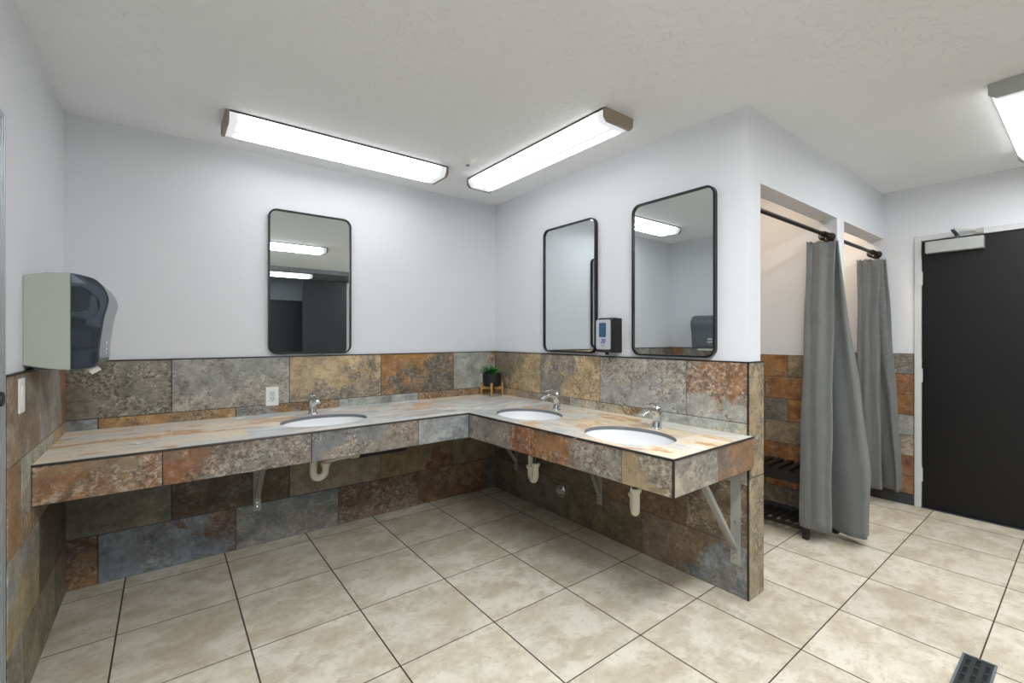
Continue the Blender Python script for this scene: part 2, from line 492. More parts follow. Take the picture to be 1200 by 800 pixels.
sp += row(.563, .868, [-L, -2.555, -1.936, -1.329, -.726, 0], [
    S('#84878a','#75777a','#5e5f60',0,0,0,.25), S('#a98250','#8d7862','#5f3f22',1.6,0,-.2,.8), S('#8b8f8c','#a07234','#4f3516',2.6,0,-.2,.7),
    S('#a9aba6','#858884','#6a6d69',-.8,0,-.2,.4), S('#a38462','#8a6a48','#5d4128',0,0,0,.9)])
sp += row(.868, ZT, [-L, -2.247, -1.637, -1.025, -.416, 0], [
    S('#7c786e','#8d8676','#45413a',.3,-.6,0,1.0), S('#93938f','#a59d90','#574d44',.9,-2.6,-.35,.7), S('#b9a079','#79776f','#95672f',1.3,-1.8,-.25,.7),
    S('#9a6c36','#5a5750','#a88a5c',1.8,-1.4,.15,.55), S('#a0a39a','#94632f','#868a80',2.4,2.6,-2.3,.2)])
tiles('tile_cladding', w_back, (0, -e+.0005, 0), (1,0,0), (0,0,1), (0,-1,0), sp)
# right wall (u runs toward the camera, along -y)
sp = []
sp += row(0, .258, [.011, .31, .915, 1.534, 2.153], [
    S('#736c55','#615b4c','#3f3a30',0,0,0,.4), S('#746e60','#66604f','#47423a',0,0,0,.2), S('#6e6149','#5c5140','#463d30',0,0,0,.3), S('#7c6750','#74797c','#4c443b',2.0,-.6,-.1,.45)])
sp += row(.258, .563, [.011, .61, 1.22, 1.822, 2.153], [
    S('#5d5846','#50493c','#3a352b',0,0,0,.3), S('#6a5f48','#5d5240','#40382c',0,0,0,.25), S('#79603e','#6a5238','#4a3a28',0,0,0,.3), S('#6a5843','#8c7a62','#40342a',0,0,-.2,.85)])
sp += row(.563, .868, [.011, .31, .925, 1.534, 2.153], [
    S('#b39a72','#a67a44','#6c5236',1.5,0,-1.0,.4), S('#9a8c7a','#857a6c','#54493e',0,0,0,.9), S('#b5ae9b','#8a6c42','#5f4c34',1.2,0,-.7,.8), S('#a9aca4','#b0a68e','#7a7d76',.6,0,-.6,.55)])
sp += row(.868, ZT, [.011, .615, 1.205, 1.825, 2.153], [
    S('#7b705f','#b9a073','#8a5c2c',2.6,-.9,.1,.75), S('#82807a','#bba275','#8a5c2c',2.0,.2,.4,.95), S('#a0a19e','#9d958a','#594f46',-.4,3.0,.0,.85), S('#a0a09a','#8c6039','#5a574f',.3,2.8,.55,.95)])
tiles('tile_cladding', w_right, (0, 0, 0), (0,-1,0), (0,0,1), (-1,0,0), sp)
# end of the right wall (u = x)
tiles('tile_cladding', w_right, (0, YB, 0), (1,0,0), (0,0,1), (0,-1,0), [
    (-.010, 0, .145, .60, S('#8d8066','#75694f','#4f3c2a',0,1.0,0,.7)), (-.010, .60, .145, ZT, S('#a08a68','#6d655a','#4b4034',0,0,-.1,.6))], thick=.012)
# stall side of that end (returns a few centimetres)
tiles('tile_cladding', w_right, (.133, 0, 0), (0,-1,0), (0,0,1), (1,0,0), [(1.2, 0, 2.153, .60, None), (1.2, .60, 2.153, ZT, None)])
# left wall (u along -y)
sp = []
sp += row(0, .258, [.011, .29, .90, 1.08], [S('#7d7364','#68604f','#453f34',0,0,0,.5), S('#8b8163','#776d58','#4d4636',0,0,0,.7), None])
sp += row(.258, .563, [.011, .62, 1.08], [S('#6c6050','#54473a','#3b332a',1,0,0,.4), S('#a3926a','#8f9092','#6d5f48',.8,1.0,-.3,.4)])
sp += row(.563, .868, [.011, .31, .90, 1.08], [S('#b09465','#8c8470','#5a5244',0,0,0,.7), S('#a9a697','#8c6848','#5d5548',.8,-2.4,-.6,.9), S('#96714e','#8d8674','#5a4630',0,0,0,.6)])
sp += row(.868, ZT, [.011, .62, 1.08], [S('#9a6a38','#9a9b97','#6b5f4e',5.0,0,1.2,.35), S('#7d634a','#8f8473','#5a4534',0,-.6,0,.45)])
tiles('tile_cladding', w_left, (-L, 0, 0), (0,-1,0), (0,0,1), (1,0,0), sp)
# stall partition, left face and front end: small 6x12 tiles, dark base course
def small_rows(u0, u1, off, cols):
    out = []; z1 = ZT; k = 0
    while z1 > .09:
        z0 = max(.10, z1 - .1575)
        if z0 - .10 < .03: z0 = .10
        js = [u0]; u = off + (.1525 if k % 2 else 0)
        while u < u1 - .02:
            if u > u0 + .02: js.append(u)
            u += .305
        js.append(u1)
        for i, (a, b) in enumerate(zip(js, js[1:])):
            out.append((a, z0, b, z1, cols[(k*3 + i*2) % len(cols)]))
        z1 = z0; k += 1
        if z0 <= .101: break
    return out
WARM = [S('#8a5a2f','#6c4a2e','#3b2a1e',0,0,0,.6), S('#7b756b','#6a6258','#4b443c',0,0,0,.3), S('#9a6f3c','#8b5a2c','#5c3f24',0,0,0,.3),
        S('#a07842','#8d5526','#6a4a2a',0,0,0,.4), S('#8c7c62','#7a6a52','#574a3a',0,0,0,.3), S('#93673a','#7a4f2c','#4b3422',0,0,0,.4), S('#6f675c','#857860','#463e34',0,0,0,.4)]
tiles('tile_cladding', w_part, (1.24, 0, 0), (0,-1,0), (0,0,1), (-1,0,0), small_rows(.96, 2.045, 1.247+.305, WARM))
tiles('tile_cladding', w_head, (1.24, YB, 0), (1,0,0), (0,0,1), (0,-1,0), small_rows(-.008, .138, .3, WARM[1:]))
tiles('tile_cladding', w_head, (1.24, 0, 0), (0,-1,0), (0,0,1), (-1,0,0), small_rows(2.045, 2.153, 2.3, WARM))
tiles('tile_cladding', w_part, (1.37, 0, 0), (0,-1,0), (0,0,1), (1,0,0), small_rows(.96, 2.045, 1.1, WARM[2:]))
tiles('tile_cladding', w_stallback, (0, YS, 0), (1,0,0), (0,0,1), (0,-1,0), small_rows(.145, 1.23, .2, WARM) + small_rows(1.38, 2.28, 1.4, WARM))
EC = [S('#8f5f36','#7d4f2c','#5a3c22',0,0,0,.4), S('#90602f','#7a5230','#553a22',0,0,0,.35), S('#a0a19d','#8f8e88','#77766f',0,0,0,.2),
      S('#a59684','#8f7d68','#635545',0,0,0,.7), S('#8a5b36','#71452a','#4d3322',0,0,0,.5), S('#94673d','#85583a','#5a3e26',0,0,0,.5)]
sp = [(2.0, ZT-.158, 2.340, ZT, S('#6d6e6e','#7d7467','#4a4845',0,0,0,.6))]
for k, st in enumerate(EC):
    z1 = ZT - .158 - .158*k; z0 = z1 - .158 if k < 5 else .085
    sp.append((2.0, z0, 2.340, z1, st))
tiles('tile_cladding', w_door, (XE, 0, 0), (0,-1,0), (0,0,1), (-1,0,0), sp + small_rows(.96, 2.0, .9, WARM))
# charcoal base course in the stalls
bm = new_bm()
box(bm, (XE-.013, -2.340, 0), (XE, -.96, .084)); obj('base_course', bm, M_BASETILE, w_door, bevel=.002)
bm = new_bm()
box(bm, (1.24-.013, -2.045, 0), (1.24, -.96, .098)); box(bm, (1.37, -2.045, 0), (1.383, -.96, .098)); obj('base_course', bm, M_BASETILE, w_part, bevel=.002)
bm = new_bm()
box(bm, (1.232, -2.163, 0), (1.378, -2.153, .098)); box(bm, (1.227, -2.153, 0), (1.24, -2.0455, .098)); obj('base_course', bm, M_BASETILE, w_head, bevel=.002)
# thin dark edge trims along the top of the tile and at outside corners
bm = new_bm(); box(bm, (-L, -.0125, ZT), (0, 0, ZT+.005)); obj('edge_trim', bm, M_TRIM, w_back)
bm = new_bm(); box(bm, (-.0125, YB-.0135, ZT), (0, 0, ZT+.005)); box(bm, (-.0125, YB-.0135, ZT), (.146, YB, ZT+.005))
box(bm, (-.0118, YB-.0065, 0), (.0, YB+.0, ZT)); obj('edge_trim', bm, M_TRIM, w_right)
bm = new_bm(); box(bm, (-L, -1.08, ZT), (-L+.0125, 0, ZT+.005)); obj('edge_trim', bm, M_TRIM, w_left)

# ------------------------------------------------------------------ vanity counter
CX, CY, CE, CZ, CB = -.742, -.762, -2.185, .812, .656
CX2 = -.688            # the front edge runs slightly in toward the open end
SINKS = [(-1.535, -.455, 0), (-.462, -1.02, 1), (-.462, -1.79, 1)]   # x, y, long axis along y?
SA, SB = .238, .186
counter = thing('vanity_counter', 'L-shaped bathroom counter clad in rust and grey slate-look tile', 'counter', (0, 0, 0))
def ell(cx, cy, sw, a, b, n=48):
    if sw: a, b = b, a
    return [(cx + a*math.cos(2*math.pi*i/n), cy + b*math.sin(2*math.pi*i/n)) for i in range(n)]
CT = .017
bm = new_bm()
outer = [(-L+.0105, -.0105), (-L+.0105, CY), (CX, CY), (CX2, CE), (-.0105, CE), (-.0105, -.0105)]
loops = [outer] + [ell(x, y, s, SA, SB) for x, y, s in SINKS]
edges = []
for lp in loops:
    vs = [bm.verts.new((x, y, CZ)) for x, y in lp]
    edges += [bm.edges.new((vs[i], vs[(i+1) % len(vs)])) for i in range(len(vs))]
bmesh.ops.triangle_fill(bm, edges=edges, use_beauty=True)
bmesh.ops.recalc_face_normals(bm, faces=bm.faces[:])
if bm.faces[0].normal.z < 0: bmesh.ops.reverse_faces(bm, faces=bm.faces[:])
topf = bm.faces[:]
xs_back = [-2.56, -2.25, -1.95, -1.64, -1.335, -1.03]
def cut(bm, co, no):
    bmesh.ops.bisect_plane(bm, geom=bm.verts[:]+bm.edges[:]+bm.faces[:], plane_co=co, plane_no=no, dist=1e-5)
for x in xs_back + [CX]: cut(bm, (x, 0, 0), (1, 0, 0))
for y in (-.155, -.46, CY): cut(bm, (0, y, 0), (0, 1, 0))
for y in (-1.07, -1.375, -1.68, -1.985): cut(bm, (0, y, 0), (0, 1, 0))
for x in (-.155, -.45): cut(bm, (x, 0, 0), (1, 0, 0))
uvl = bm.loops.layers.uv.new('UVMap')
la = [bm.loops.layers.float_color.new(n) for n in ('colA', 'colB', 'colC', 'prm')]
PAL = [('#e6d6bd','#cfccc6','#c08c58'), ('#e2cfae','#d6d2ca','#b97e48'), ('#d0cdc6','#b9bab9','#cfa97a'), ('#bfc3c6','#d6d5d1','#aea79b'), ('#e2d0b0','#c9bba2','#c48c50'), ('#cccac5','#aab2b6','#c79c6a')]
def cell(c):
    if c.y > CY:      # back run, streaks along x
        yi = sum(c.y < y for y in (-.155, -.46)); off = .305*.5 if yi == 1 else 0
        jx = [-L] + [x for i, x in enumerate(xs_back) if (i + yi) % 2 == 0] + [-.72, 0]
        xi = sum(c.x > x for x in jx)
        return ('a', xi, yi), 0
    xi = sum(c.x > x for x in (-.45, -.155))
    jy = [y for i, y in enumerate((-1.07, -1.375, -1.68, -1.985)) if (i + xi) % 2 == 0]
    return ('b', xi, sum(c.y < y for y in jy)), 1
ckeys = {}
for f in bm.faces:
    key, rot = cell(f.calc_center_median())
    if key not in ckeys:
        r = random.Random(str(key)); pal = PAL[r.randrange(len(PAL))]
        if key[0] == 'a' and key[1] <= 2: pal = PAL[r.choice((0, 1, 4))]
        if key[0] == 'a' and key[2] == 2 and key[1] >= 3: pal = PAL[r.choice((3, 3, 2))]
        if key[0] == 'b' and key[1] == 0: pal = PAL[r.choice((2, 3, 5, 0))]
        ckeys[key] = (pal, len(ckeys)*1.7 + 2, r.uniform(-.5, .5))
    pal, sd, bi = ckeys[key]
    for lp in f.loops:
        c = lp.vert.co
        lp[uvl].uv = (c.y, c.x) if rot else (c.x, c.y)
        for i in range(3): lp[la[i]] = hx(pal[i])
        lp[la[3]] = (bi, 0, sd, 1)
# pale grout between neighbouring counter tiles, then the slab thickness
top = obj('countertop', bm, M_CTOP, counter, recalc=False)
top['label'] = 'pale cream and grey streaked tile top'
gb = new_bm()
def gl(a, b, w=.0016):
    bar(gb, (a[0], a[1], CZ+.0002), (b[0], b[1], CZ+.0002), w*2, .0012, (b[1]-a[1], a[0]-b[0], 0))
def insink(x, y):
    for sx, sy, s in SINKS:
        a, b = (SB, SA) if s else (SA, SB)
        if ((x-sx)/(a+.006))**2 + ((y-sy)/(b+.006))**2 < 1: return True
    return False
def gline(a, b, step=.01):
    a, b = Vector(a), Vector(b); n = max(1, int((b-a).length/step)); st = None
    for i in range(n):
        p, q = a.lerp(b, i/n), a.lerp(b, (i+1)/n); ok = not (insink(*p) or insink(*q))
        if ok and st is None: st = p
        if not ok and st is not None: gl(st, p); st = None
    if st is not None: gl(st, b)
for y in (-.155, -.46): gline((-L+.012, y), (CX if y < -.4 else -.16, y))
for yi, (ya, yb) in enumerate(((-.012, -.155), (-.155, -.46), (-.46, CY+.004))):
    for i, x in enumerate(xs_back):
        if (i + yi) % 2 == 0: gline((x, ya), (x, yb))
for xi, (xa, xb) in enumerate(((CX+.004, -.45), (-.45, -.155), (-.155, -.012))):
    for i, y in enumerate((-1.07, -1.375, -1.68, -1.985)):
        if (i + xi) % 2 == 0: gline((xa, y), (xb, y))
for x in (-.45, -.155): gline((x, CE+.004), (x, -.47 if x < -.3 else -.02))
obj('grout_lines', gb, plain('pale_grout', '#b5afa4', .8, var=.08, scale=60), counter)
# substrate under the tile with the same cut-outs
bm = new_bm(); edges = []
for lp in loops:
    inset = [(x - .012 if x < -2 else (x + .014 if x < -.5 else x), y + .014) for x, y in lp] if lp is outer else lp
    if lp is outer: inset = [(max(x, -L + .011), min(y, -.011)) for x, y in inset]
    vs = [bm.verts.new((x, y, CZ-.0008)) for x, y in inset]
    edges += [bm.edges.new((vs[i], vs[(i+1) % len(vs)])) for i in range(len(vs))]
bmesh.ops.triangle_fill(bm, edges=edges, use_beauty=True)
ret = bmesh.ops.extrude_face_region(bm, geom=bm.faces[:])
bmesh.ops.translate(bm, verts=[v for v in ret['geom'] if isinstance(v, bmesh.types.BMVert)], vec=(0, 0, -CT))
sub = obj('substrate', bm, plain('grey_tile_body', '#6f7276', .6, var=.12, scale=40), counter)
# aprons
def apron(O, U, N, sp): return tiles('apron', counter, O, U, (0,0,1), N, sp)
apron((0, CY+.010, CB), (1,0,0), (0,-1,0), [(a, 0, b, CZ-CB-.006, s) for a, b, s in (
    (-L+.0105, -2.285, S('#8f7355','#8c6240','#6f6152',.4,-1.0,-.2,1.0)), (-2.285, -1.684, S('#7e5330','#84807a','#4b4740',4.0,-.6,1.1,.85)),
    (-1.684, -1.092, S('#76787b','#8e8272','#4f463e',1.2,-1.0,.1,.85)), (-1.092, CX, S('#9b9e9f','#7f858a','#b0ada6',1.5,.8,-.2,.3)))])
fd = Vector((CX2-CX, CE-CY, 0)).normalized(); fn = Vector((fd.y, -fd.x, 0))
apron(Vector((CX, CY, CB)) - fn*.010, fd, fn, [(a+CY, 0, b+CY, CZ-CB-.006, s) for a, b, s in (
    (-CY, 1.348, S('#87827c','#8c5630','#4e4842',4.5,0,-1.1,.7)), (1.348, 1.936, S('#94683f','#8b867d','#6a4a2e',1.5,.0,-.1,.9)),
    (1.936, -CE, S('#a08a68','#7b7872','#4c4741',1.4,.4,.0,.85)))])
apron((0, CE+.010, CB), (1,0,0), (0,-1,0), [
    (CX2, 0, -.345, CZ-CB-.006, S('#9b9080','#77716d','#5a5148',.6,1.6,.3,.6)), (-.345, 0, -.0105, CZ-CB-.006, S('#85623d','#6f5a4c','#4d3c2e',0,.6,0,.4))])
# inner faces of the aprons (cement board) closing the fascia from behind
bm = new_bm()
box(bm, (-L+.0105, CY+.012, CB+.002), (CX+.03, CY+.030, CZ-CT)); bar(bm, (CX+.0155, CY+.012, (CB+CZ-CT)/2), (CX2+.0155, CE+.014, (CB+CZ-CT)/2), CZ-CT-CB-.002, .008, (0, 0, 1)); box(bm, (CX2+.034, CE+.012, CB+.002), (-.012, CE+.030, CZ-CT))
obj('fascia_board', bm, plain('cement_board', '#5c564e', .9, var=.1, scale=30), counter)
# dark metal edge profile along the front of the top and up the corner
bm = new_bm()
for a, b in (((-L+.0105, CY), (CX, CY)), ((CX, CY), (CX2, CE)), ((CX2, CE), (-.0105, CE))):
    a, b = Vector((a[0], a[1], CZ-.003)), Vector((b[0], b[1], CZ-.003))
    sweep(bm, [a, b], .0052, 8)
sweep(bm, [(CX2+.0005, CE+.0005, CB), (CX2+.0005, CE+.0005, CZ)], .0058, 8)
sweep(bm, [(CX, CY, CB), (CX, CY, CZ)], .003, 8)
obj('edge_profile', bm, M_TRIM, counter, smooth=True)

# ------------------------------------------------------------------ sinks, faucets, traps
SL = ['white oval undermount sink below the mirror on the back wall', 'white oval undermount sink nearer the potted plant on the right wall', 'white oval undermount sink nearest the open end of the counter']
FL = ['chrome single-lever faucet beside the wall outlet under the back-wall mirror', 'chrome single-lever faucet behind the sink nearer the potted plant', 'chrome single-lever faucet behind the sink at the open counter end']
for i, (sx, sy, sw) in enumerate(SINKS):
    t = thing('sink_basin', SL[i], 'sink', (sx, sy, CZ-CT-.002), R(90) if sw else 0, 'undermount sinks along the counter')
    bm = new_bm()
    prof_in = [(.02, -.128), (.07, -.124), (.12, -.108), (.16, -.078), (.19, -.040), (.205, .0)]
    rings = []
    n = 48
    def ring(k, h): return [bm.verts.new((SA*k*math.cos(2*math.pi*j/n), SB*k*math.sin(2*math.pi*j/n), h)) for j in range(n)]
    ks = [(1.06, -.012), (1.06, 0), (1.005, 0), (1.0, -.004), (.985, -.03), (.93, -.07), (.80, -.105), (.55, -.126), (.2, -.134), (.09, -.135)]
    ko = [(.09, -.147), (.57, -.138), (.83, -.117), (.96, -.08), (1.01, -.035), (1.03, -.012)]
    rings = [ring(k, h) for k, h in ks + ko]
    rings.append(rings[0])
    for r0, r1 in zip(rings, rings[1:]):
        for j in range(n): bm.faces.new((r0[j], r0[(j+1) % n], r1[(j+1) % n], r1[j]))
    obj('bowl', bm, M_PORC, t, smooth=True, angle=60)
    bm = new_bm(); lathe(bm, [(.0, -.131), (.014, -.131), (.018, -.1335), (.024, -.133), (.027, -.1305), (.0285, -.1340), (.0285, -.138)], 24)
    d = obj('drain', bm, M_CHROME, t, smooth=True); d['label'] = 'chrome drain'
    # overflow slot
    # faucet (local: spout toward -y, wall behind +y)
    if sw: fx, fy, rz = -.215, sy + .012, R(-90)
    else: fx, fy, rz = sx, -.175, 0
    f = thing('faucet', FL[i], 'faucet', (fx, fy, CZ), rz, 'chrome faucets on the counter')
    bm = new_bm(); lathe(bm, [(.0285, 0), (.0285, .004), (.026, .007), (0, .007)], 28); obj('base_ring', bm, M_CHROME, f, smooth=True)
    bm = new_bm()
    path = catmull([(0, .004, .004), (0, .006, .040), (0, 0, .074), (0, -.022, .093), (0, -.058, .100), (0, -.096, .093), (0, -.122, .081)], 24)
    rad = catmull([(.025, .026, 0), (.023, .023, 0), (.0225, .022, 0), (.020, .018, 0), (.017, .0135, 0), (.015, .011, 0), (.0135, .0105, 0)], 24)
    sweep(bm, path, [(r.x, r.y) for r in rad], 20, side=(1, 0, 0))
    b_ = obj('body_and_spout', bm, M_CHROME, f, smooth=True)
    bm = new_bm(); lathe(bm, [(.0095, 0), (.0095, .012), (0, .012)], 16); obj('aerator', bm, M_CHROME, f, smooth=True, loc=(0, -.114, .0715))
    bm = new_bm(); lathe(bm, [(.0235, .0), (.0235, .012), (.021, .024), (.014, .033), (0, .036)], 24)
    h = obj('handle', bm, M_CHROME, f, smooth=True, loc=(0, .007, .088), rot=(R(8), 0, 0))
    bm = new_bm()
    lp = catmull([(0, .012, .020), (0, .002, .036), (0, -.030, .050), (0, -.070, .056), (0, -.102, .055)], 18)
    lr = catmull([(.014, .010, 0), (.015, .008, 0), (.0125, .0045, 0), (.010, .0032, 0), (.006, .0022, 0)], 18)
    sweep(bm, lp, [(r.x, r.y) for r in lr], 14, side=(1, 0, 0)); obj('lever', bm, M_CHROME, h, smooth=True)
    bm = new_bm(); lathe(bm, [(.0242, 0), (.0242, .003), (.0, .003)], 24); obj('seam_ring', bm, M_BLACKPLASTIC, f, smooth=True, loc=(0, .004, .0825), rot=(R(8), 0, 0))

TL = ['white plastic drain trap under the back-wall sink, joined to a black pipe', 'white plastic drain trap under the counter near the inside corner', 'white plastic drain trap under the open end of the counter']
def trap(i, x, y, zt, zb, ang, r=.036, arm=None):
    t = thing('drain_trap', TL[i], 'pipe', (x, y, zb), ang, 'drain traps under the counter')
    pr = .0195
    bm = new_bm(); sweep(bm, [(0, 0, zt-zb-.01), (0, 0, CZ-CT-.1505-zb)], .016, 16)
    o = obj('tailpiece', bm, M_BLACKPLASTIC, t, smooth=True); o['label'] = 'black tailpiece'
    bm = new_bm()
    z0 = r + pr
    path = [(0, 0, zt-zb)] + arc((r, 0, z0), r, math.pi, 2*math.pi, (1,0,0), (0,0,1), 14) + [(2*r, 0, z0 + .035)]
    sweep(bm, path, pr, 16); obj('bend', bm, M_PVC, t, smooth=True)
    for nm, px, pz in (('slip_nut', 0, zt-zb-.016), ('slip_nut', 2*r, z0+.024)):
        bm = new_bm(); lathe(bm, [(.020, 0), (.0265, .002), (.0275, .017), (.024, .02), (.02, .02)], 12); obj(nm, bm, M_PVC, t, loc=(px, 0, pz), bevel=.001)
    if arm:
        bm = new_bm(); sweep(bm, arm, .0155, 14); obj('drain_arm', bm, M_PVC, t, smooth=True)
        if i == 0:
            a, b = Vector(arm[-2]), Vector(arm[-1]); d = (b-a).normalized()
            bm = new_bm(); sweep(bm, [b-d*.045, b+d*.004], [.024, .024], 16); obj('coupling', bm, M_PVC, t, smooth=True)
    return t
# back-wall trap: bend along +x, arm rising to the right
trap(0, -1.600, -.450, .592, .458, R(12), arm=[(.072, 0, .095), (.082, .0, .104), (.105, .002, .106), (.135, .004, .109), (.285, .003, .111)])
trap(1, -.462, -1.085, .515, .385, R(75), arm=[(.072, 0, .09), (.073, 0, .16), (.085, -.03, .185), (.12, -.12, .19), (.16, -.425, .19)])
trap(2, -.470, -1.840, .560, .418, R(45), arm=[(.072, 0, .09), (.073, 0, .12), (.10, -.01, .145), (.22, -.12, .15), (.40, -.27, .15)])
# black pipe from the first trap toward the corner, turning into the wall
bm = new_bm()
bp = [(-1.318, -.388, .566), (-1.045, -.388, .566)] + arc((-1.045, -.343, .566), .045, -math.pi/2, 0, (1,0,0), (0,1,0), 8) + [(-1.000, -.0105, .566)]
sweep(bm, bp, .0275, 18)
o = obj('waste_pipe', bm, M_BLACKPLASTIC, smooth=True)
tag(o, 'black plastic waste pipe running under the back counter', 'pipe')

# brackets ---------------------------------------------------------------
BL = ['grey steel support bracket under the back counter', 'grey steel support bracket close to the inside corner, half in the dark', 'grey steel support bracket between the two right-wall drain traps', 'large grey steel support bracket at the open end of the counter']
def bracket(i, loc, rz, zb, reach=.42, w=.042):
    """local: wall at +y, arm reaching toward -y"""
    t = thing('counter_bracket', BL[i], 'bracket', loc, rz, 'steel brackets under the counter')
    th = .006
    bm = new_bm(); box(bm, (-w/2, -th, zb), (w/2, 0, CZ-CT-.002)); obj('wall_leg', bm, M_STEEL, t, bevel=.001)
    bm = new_bm(); box(bm, (-w/2, -reach, CZ-CT-.008), (w/2, -th, CZ-CT-.002)); obj('top_leg', bm, M_STEEL, t, bevel=.001)
    bm = new_bm()
    a, b = (0, -.008, zb+.075), (0, -reach+.06, CZ-CT-.012)
    bar(bm, a, b, w*.62, .005, (1, 0, 0))
    for s in (-1, 1):
        bar(bm, (s*w*.29, -.014, zb+.082), (s*w*.29, -reach+.066, CZ-CT-.010), .004, .018, (1, 0, 0))
    bar(bm, (0, -.0085, zb+.03), (0, -.0085, zb+.10), w*.62, .005, (1, 0, 0))
    obj('brace', bm, M_STEEL, t)
    for z in (zb+.025, zb+.05, zb+.21):
        bm = new_bm(); lathe(bm, [(.0085, 0), (.008, .003), (.004, .005), (0, .0055)], 10); obj('screw', bm, M_CHROME, t, smooth=True, loc=(0, -th-(.0 if z > zb+.1 else .005)+.0005, z), rot=(R(90), 0, 0))
    return t
bracket(0, (-1.822, -.0105, 0), 0, .215, .50)
bracket(1, (-.0105, -.315, 0), R(-90), .215, .42)
bracket(2, (-.0105, -1.205, 0), R(-90), .195, .28)
bracket(3, (-.0105, -2.098, 0), R(-90), .160, .50, .05)
# clean-out cover on the right wall
t = thing('cleanout_cover', 'small round chrome pipe cover low on the right wall', 'cover', (-.0105, -.835, .190), R(-90))
bm = new_bm(); lathe(bm, [(.046, 0), (.048, .003), (.040, .008), (.035, .006)], 24, axis='z'); obj('flange', bm, M_CHROME, t, smooth=True, rot=(R(90), 0, 0))
bm = new_bm(); lathe(bm, [(.036, 0), (.036, .005), (0, .005)], 24); obj('dark_opening', bm, M_BLACKPLASTIC, t, rot=(R(90), 0, 0))
bm = new_bm(); lathe(bm, [(.014, 0), (.013, .012), (0, .016)], 14); obj('screw', bm, M_CHROME, t, rot=(R(90), 0, 0), loc=(.014, -.003, .010))

# ------------------------------------------------------------------ mirrors
def mirror(label, loc, rz, w=.512, h=.915):
    """local: wall at +y, glass facing -y"""
    t = thing('wall_mirror', label, 'mirror', loc, rz, 'black framed rounded mirrors')
    o_, i_ = rrect(w, h, .052, 8), rrect(w-.020, h-.020, .043, 8)
    bm = new_bm(); D = .026
    V = []
    for poly, y in ((o_, 0), (o_, -D), (i_, -D), (i_, -D+.008), (i_, 0)):
        V.append([bm.verts.new((u, y, v)) for u, v in poly])
    n = len(o_)
    for r0, r1 in list(zip(V, V[1:])) + [(V[-1], V[0])]:
        for k in range(n): bm.faces.new((r0[k], r0[(k+1) % n], r1[(k+1) % n], r1[k]))
    obj('frame', bm, M_BLACK, t, smooth=True, angle=50)
    bm = new_bm(); prism(bm, rrect(w-.019, h-.019, .0435, 8), lambda u, v, q: (u, q, v), -.006, -D+.010)
    obj('mirror_glass', bm, M_MIRROR, t)
    return t
mirror('black framed rounded mirror on the back wall over its single sink', (-1.503, -.001, 1.648), 0, .516, .925)
mirror('black framed rounded mirror nearest the inside corner on the right wall', (-.001, -.922, 1.640), R(-90), .520, .905)
mirror('black framed rounded mirror beside the end of the right wall, reflecting a towel dispenser', (-.001, -1.736, 1.638), R(-90), .524, .905)

# ------------------------------------------------------------------ ceiling lights
def ceiling_light(label, cx, cy, length, width, rz, capmat, hgt=.066, S=15.0):
    t = thing('ceiling_light', label, 'ceiling light', (cx, cy, H), rz, 'fluorescent wraparound lights')
    bm = new_bm(); box(bm, (-length/2+.01, -width/2+.012, -.008), (length/2-.01, width/2-.012, 0)); obj('housing', bm, M_WHITEPL, t)
    w = width/2 - .004
    prof = [(-w, -.008), (-w, -.030), (-w+.020, -hgt+.008), (-w+.032, -hgt+.002), (w-.032, -hgt+.002), (w-.020, -hgt+.008), (w, -.030), (w, -.008)]
    bm = new_bm()
    nx = 12
    rings = [[bm.verts.new((-length/2+.016+(length-.032)*k/nx, y, z)) for y, z in prof] for k in range(nx+1)]
    for r0, r1 in zip(rings, rings[1:]):
        for k in range(len(prof)-1): bm.faces.new((r0[k], r1[k], r1[k+1], r0[k+1]))
    obj('lens', bm, lens_material('lit_lens', S, length, width), t, smooth=True, angle=25)
    for s in (-1, 1):
        bm = new_bm(); W = width/2
        capp = [(-W, 0), (-W, -hgt+.020), (-W+.022, -hgt), (W-.022, -hgt), (W, -hgt+.020), (W, 0)]
        prism(bm, capp, lambda u, v, q: (q, u, v), s*(length/2), s*(length/2-.018))
        obj('end_cap', bm, capmat, t, bevel=.003)
    bm = new_bm()
    for s in (-1, 1): box(bm, (-length/2+.018, s*(width/2-.002), -.009), (length/2-.018, s*(width/2+.002), 0))
    obj('side_rail', bm, plain('dark_rail', '#54504a', .5, .2), t)
    return t
ceiling_light('lit fluorescent ceiling light with tan ends along the back wall', -1.400, -.425, 1.275, .235, 0, M_TAN, .066, 20.0)
ceiling_light('lit fluorescent ceiling light with tan ends along the right wall', -.435, -1.065, 1.300, .220, R(90), M_TAN, .066, 11.5)
ceiling_light('lit fluorescent ceiling light with grey ends near the black door', 1.300, -3.022, 1.245, .245, 0, M_GREYMETAL, .07, 48.0)
ceiling_light('upper of two lit ceiling lights reflected in the back-wall mirror', -1.245, -2.965, 1.245, .245, 0, M_GREYMETAL, .07, 165.0)
for x, lb in ((-1.92, 'added unseen fill light in fixture form at the rear of the room, left-wall side'), (1.2, 'added unseen fill light in fixture form at the rear of the room, door side')):
    ceiling_light(lb, x, -4.25, 1.245, .245, 0, M_GREYMETAL, .07, 105.0)  # added fill fixtures, out of view, to brighten floor, ceiling and left side
ceiling_light('lower of two lit ceiling lights reflected in the back-wall mirror, above dark partitions', -.75, YR-.78, 1.245, .245, 0, M_GREYMETAL, .07, 14.0)

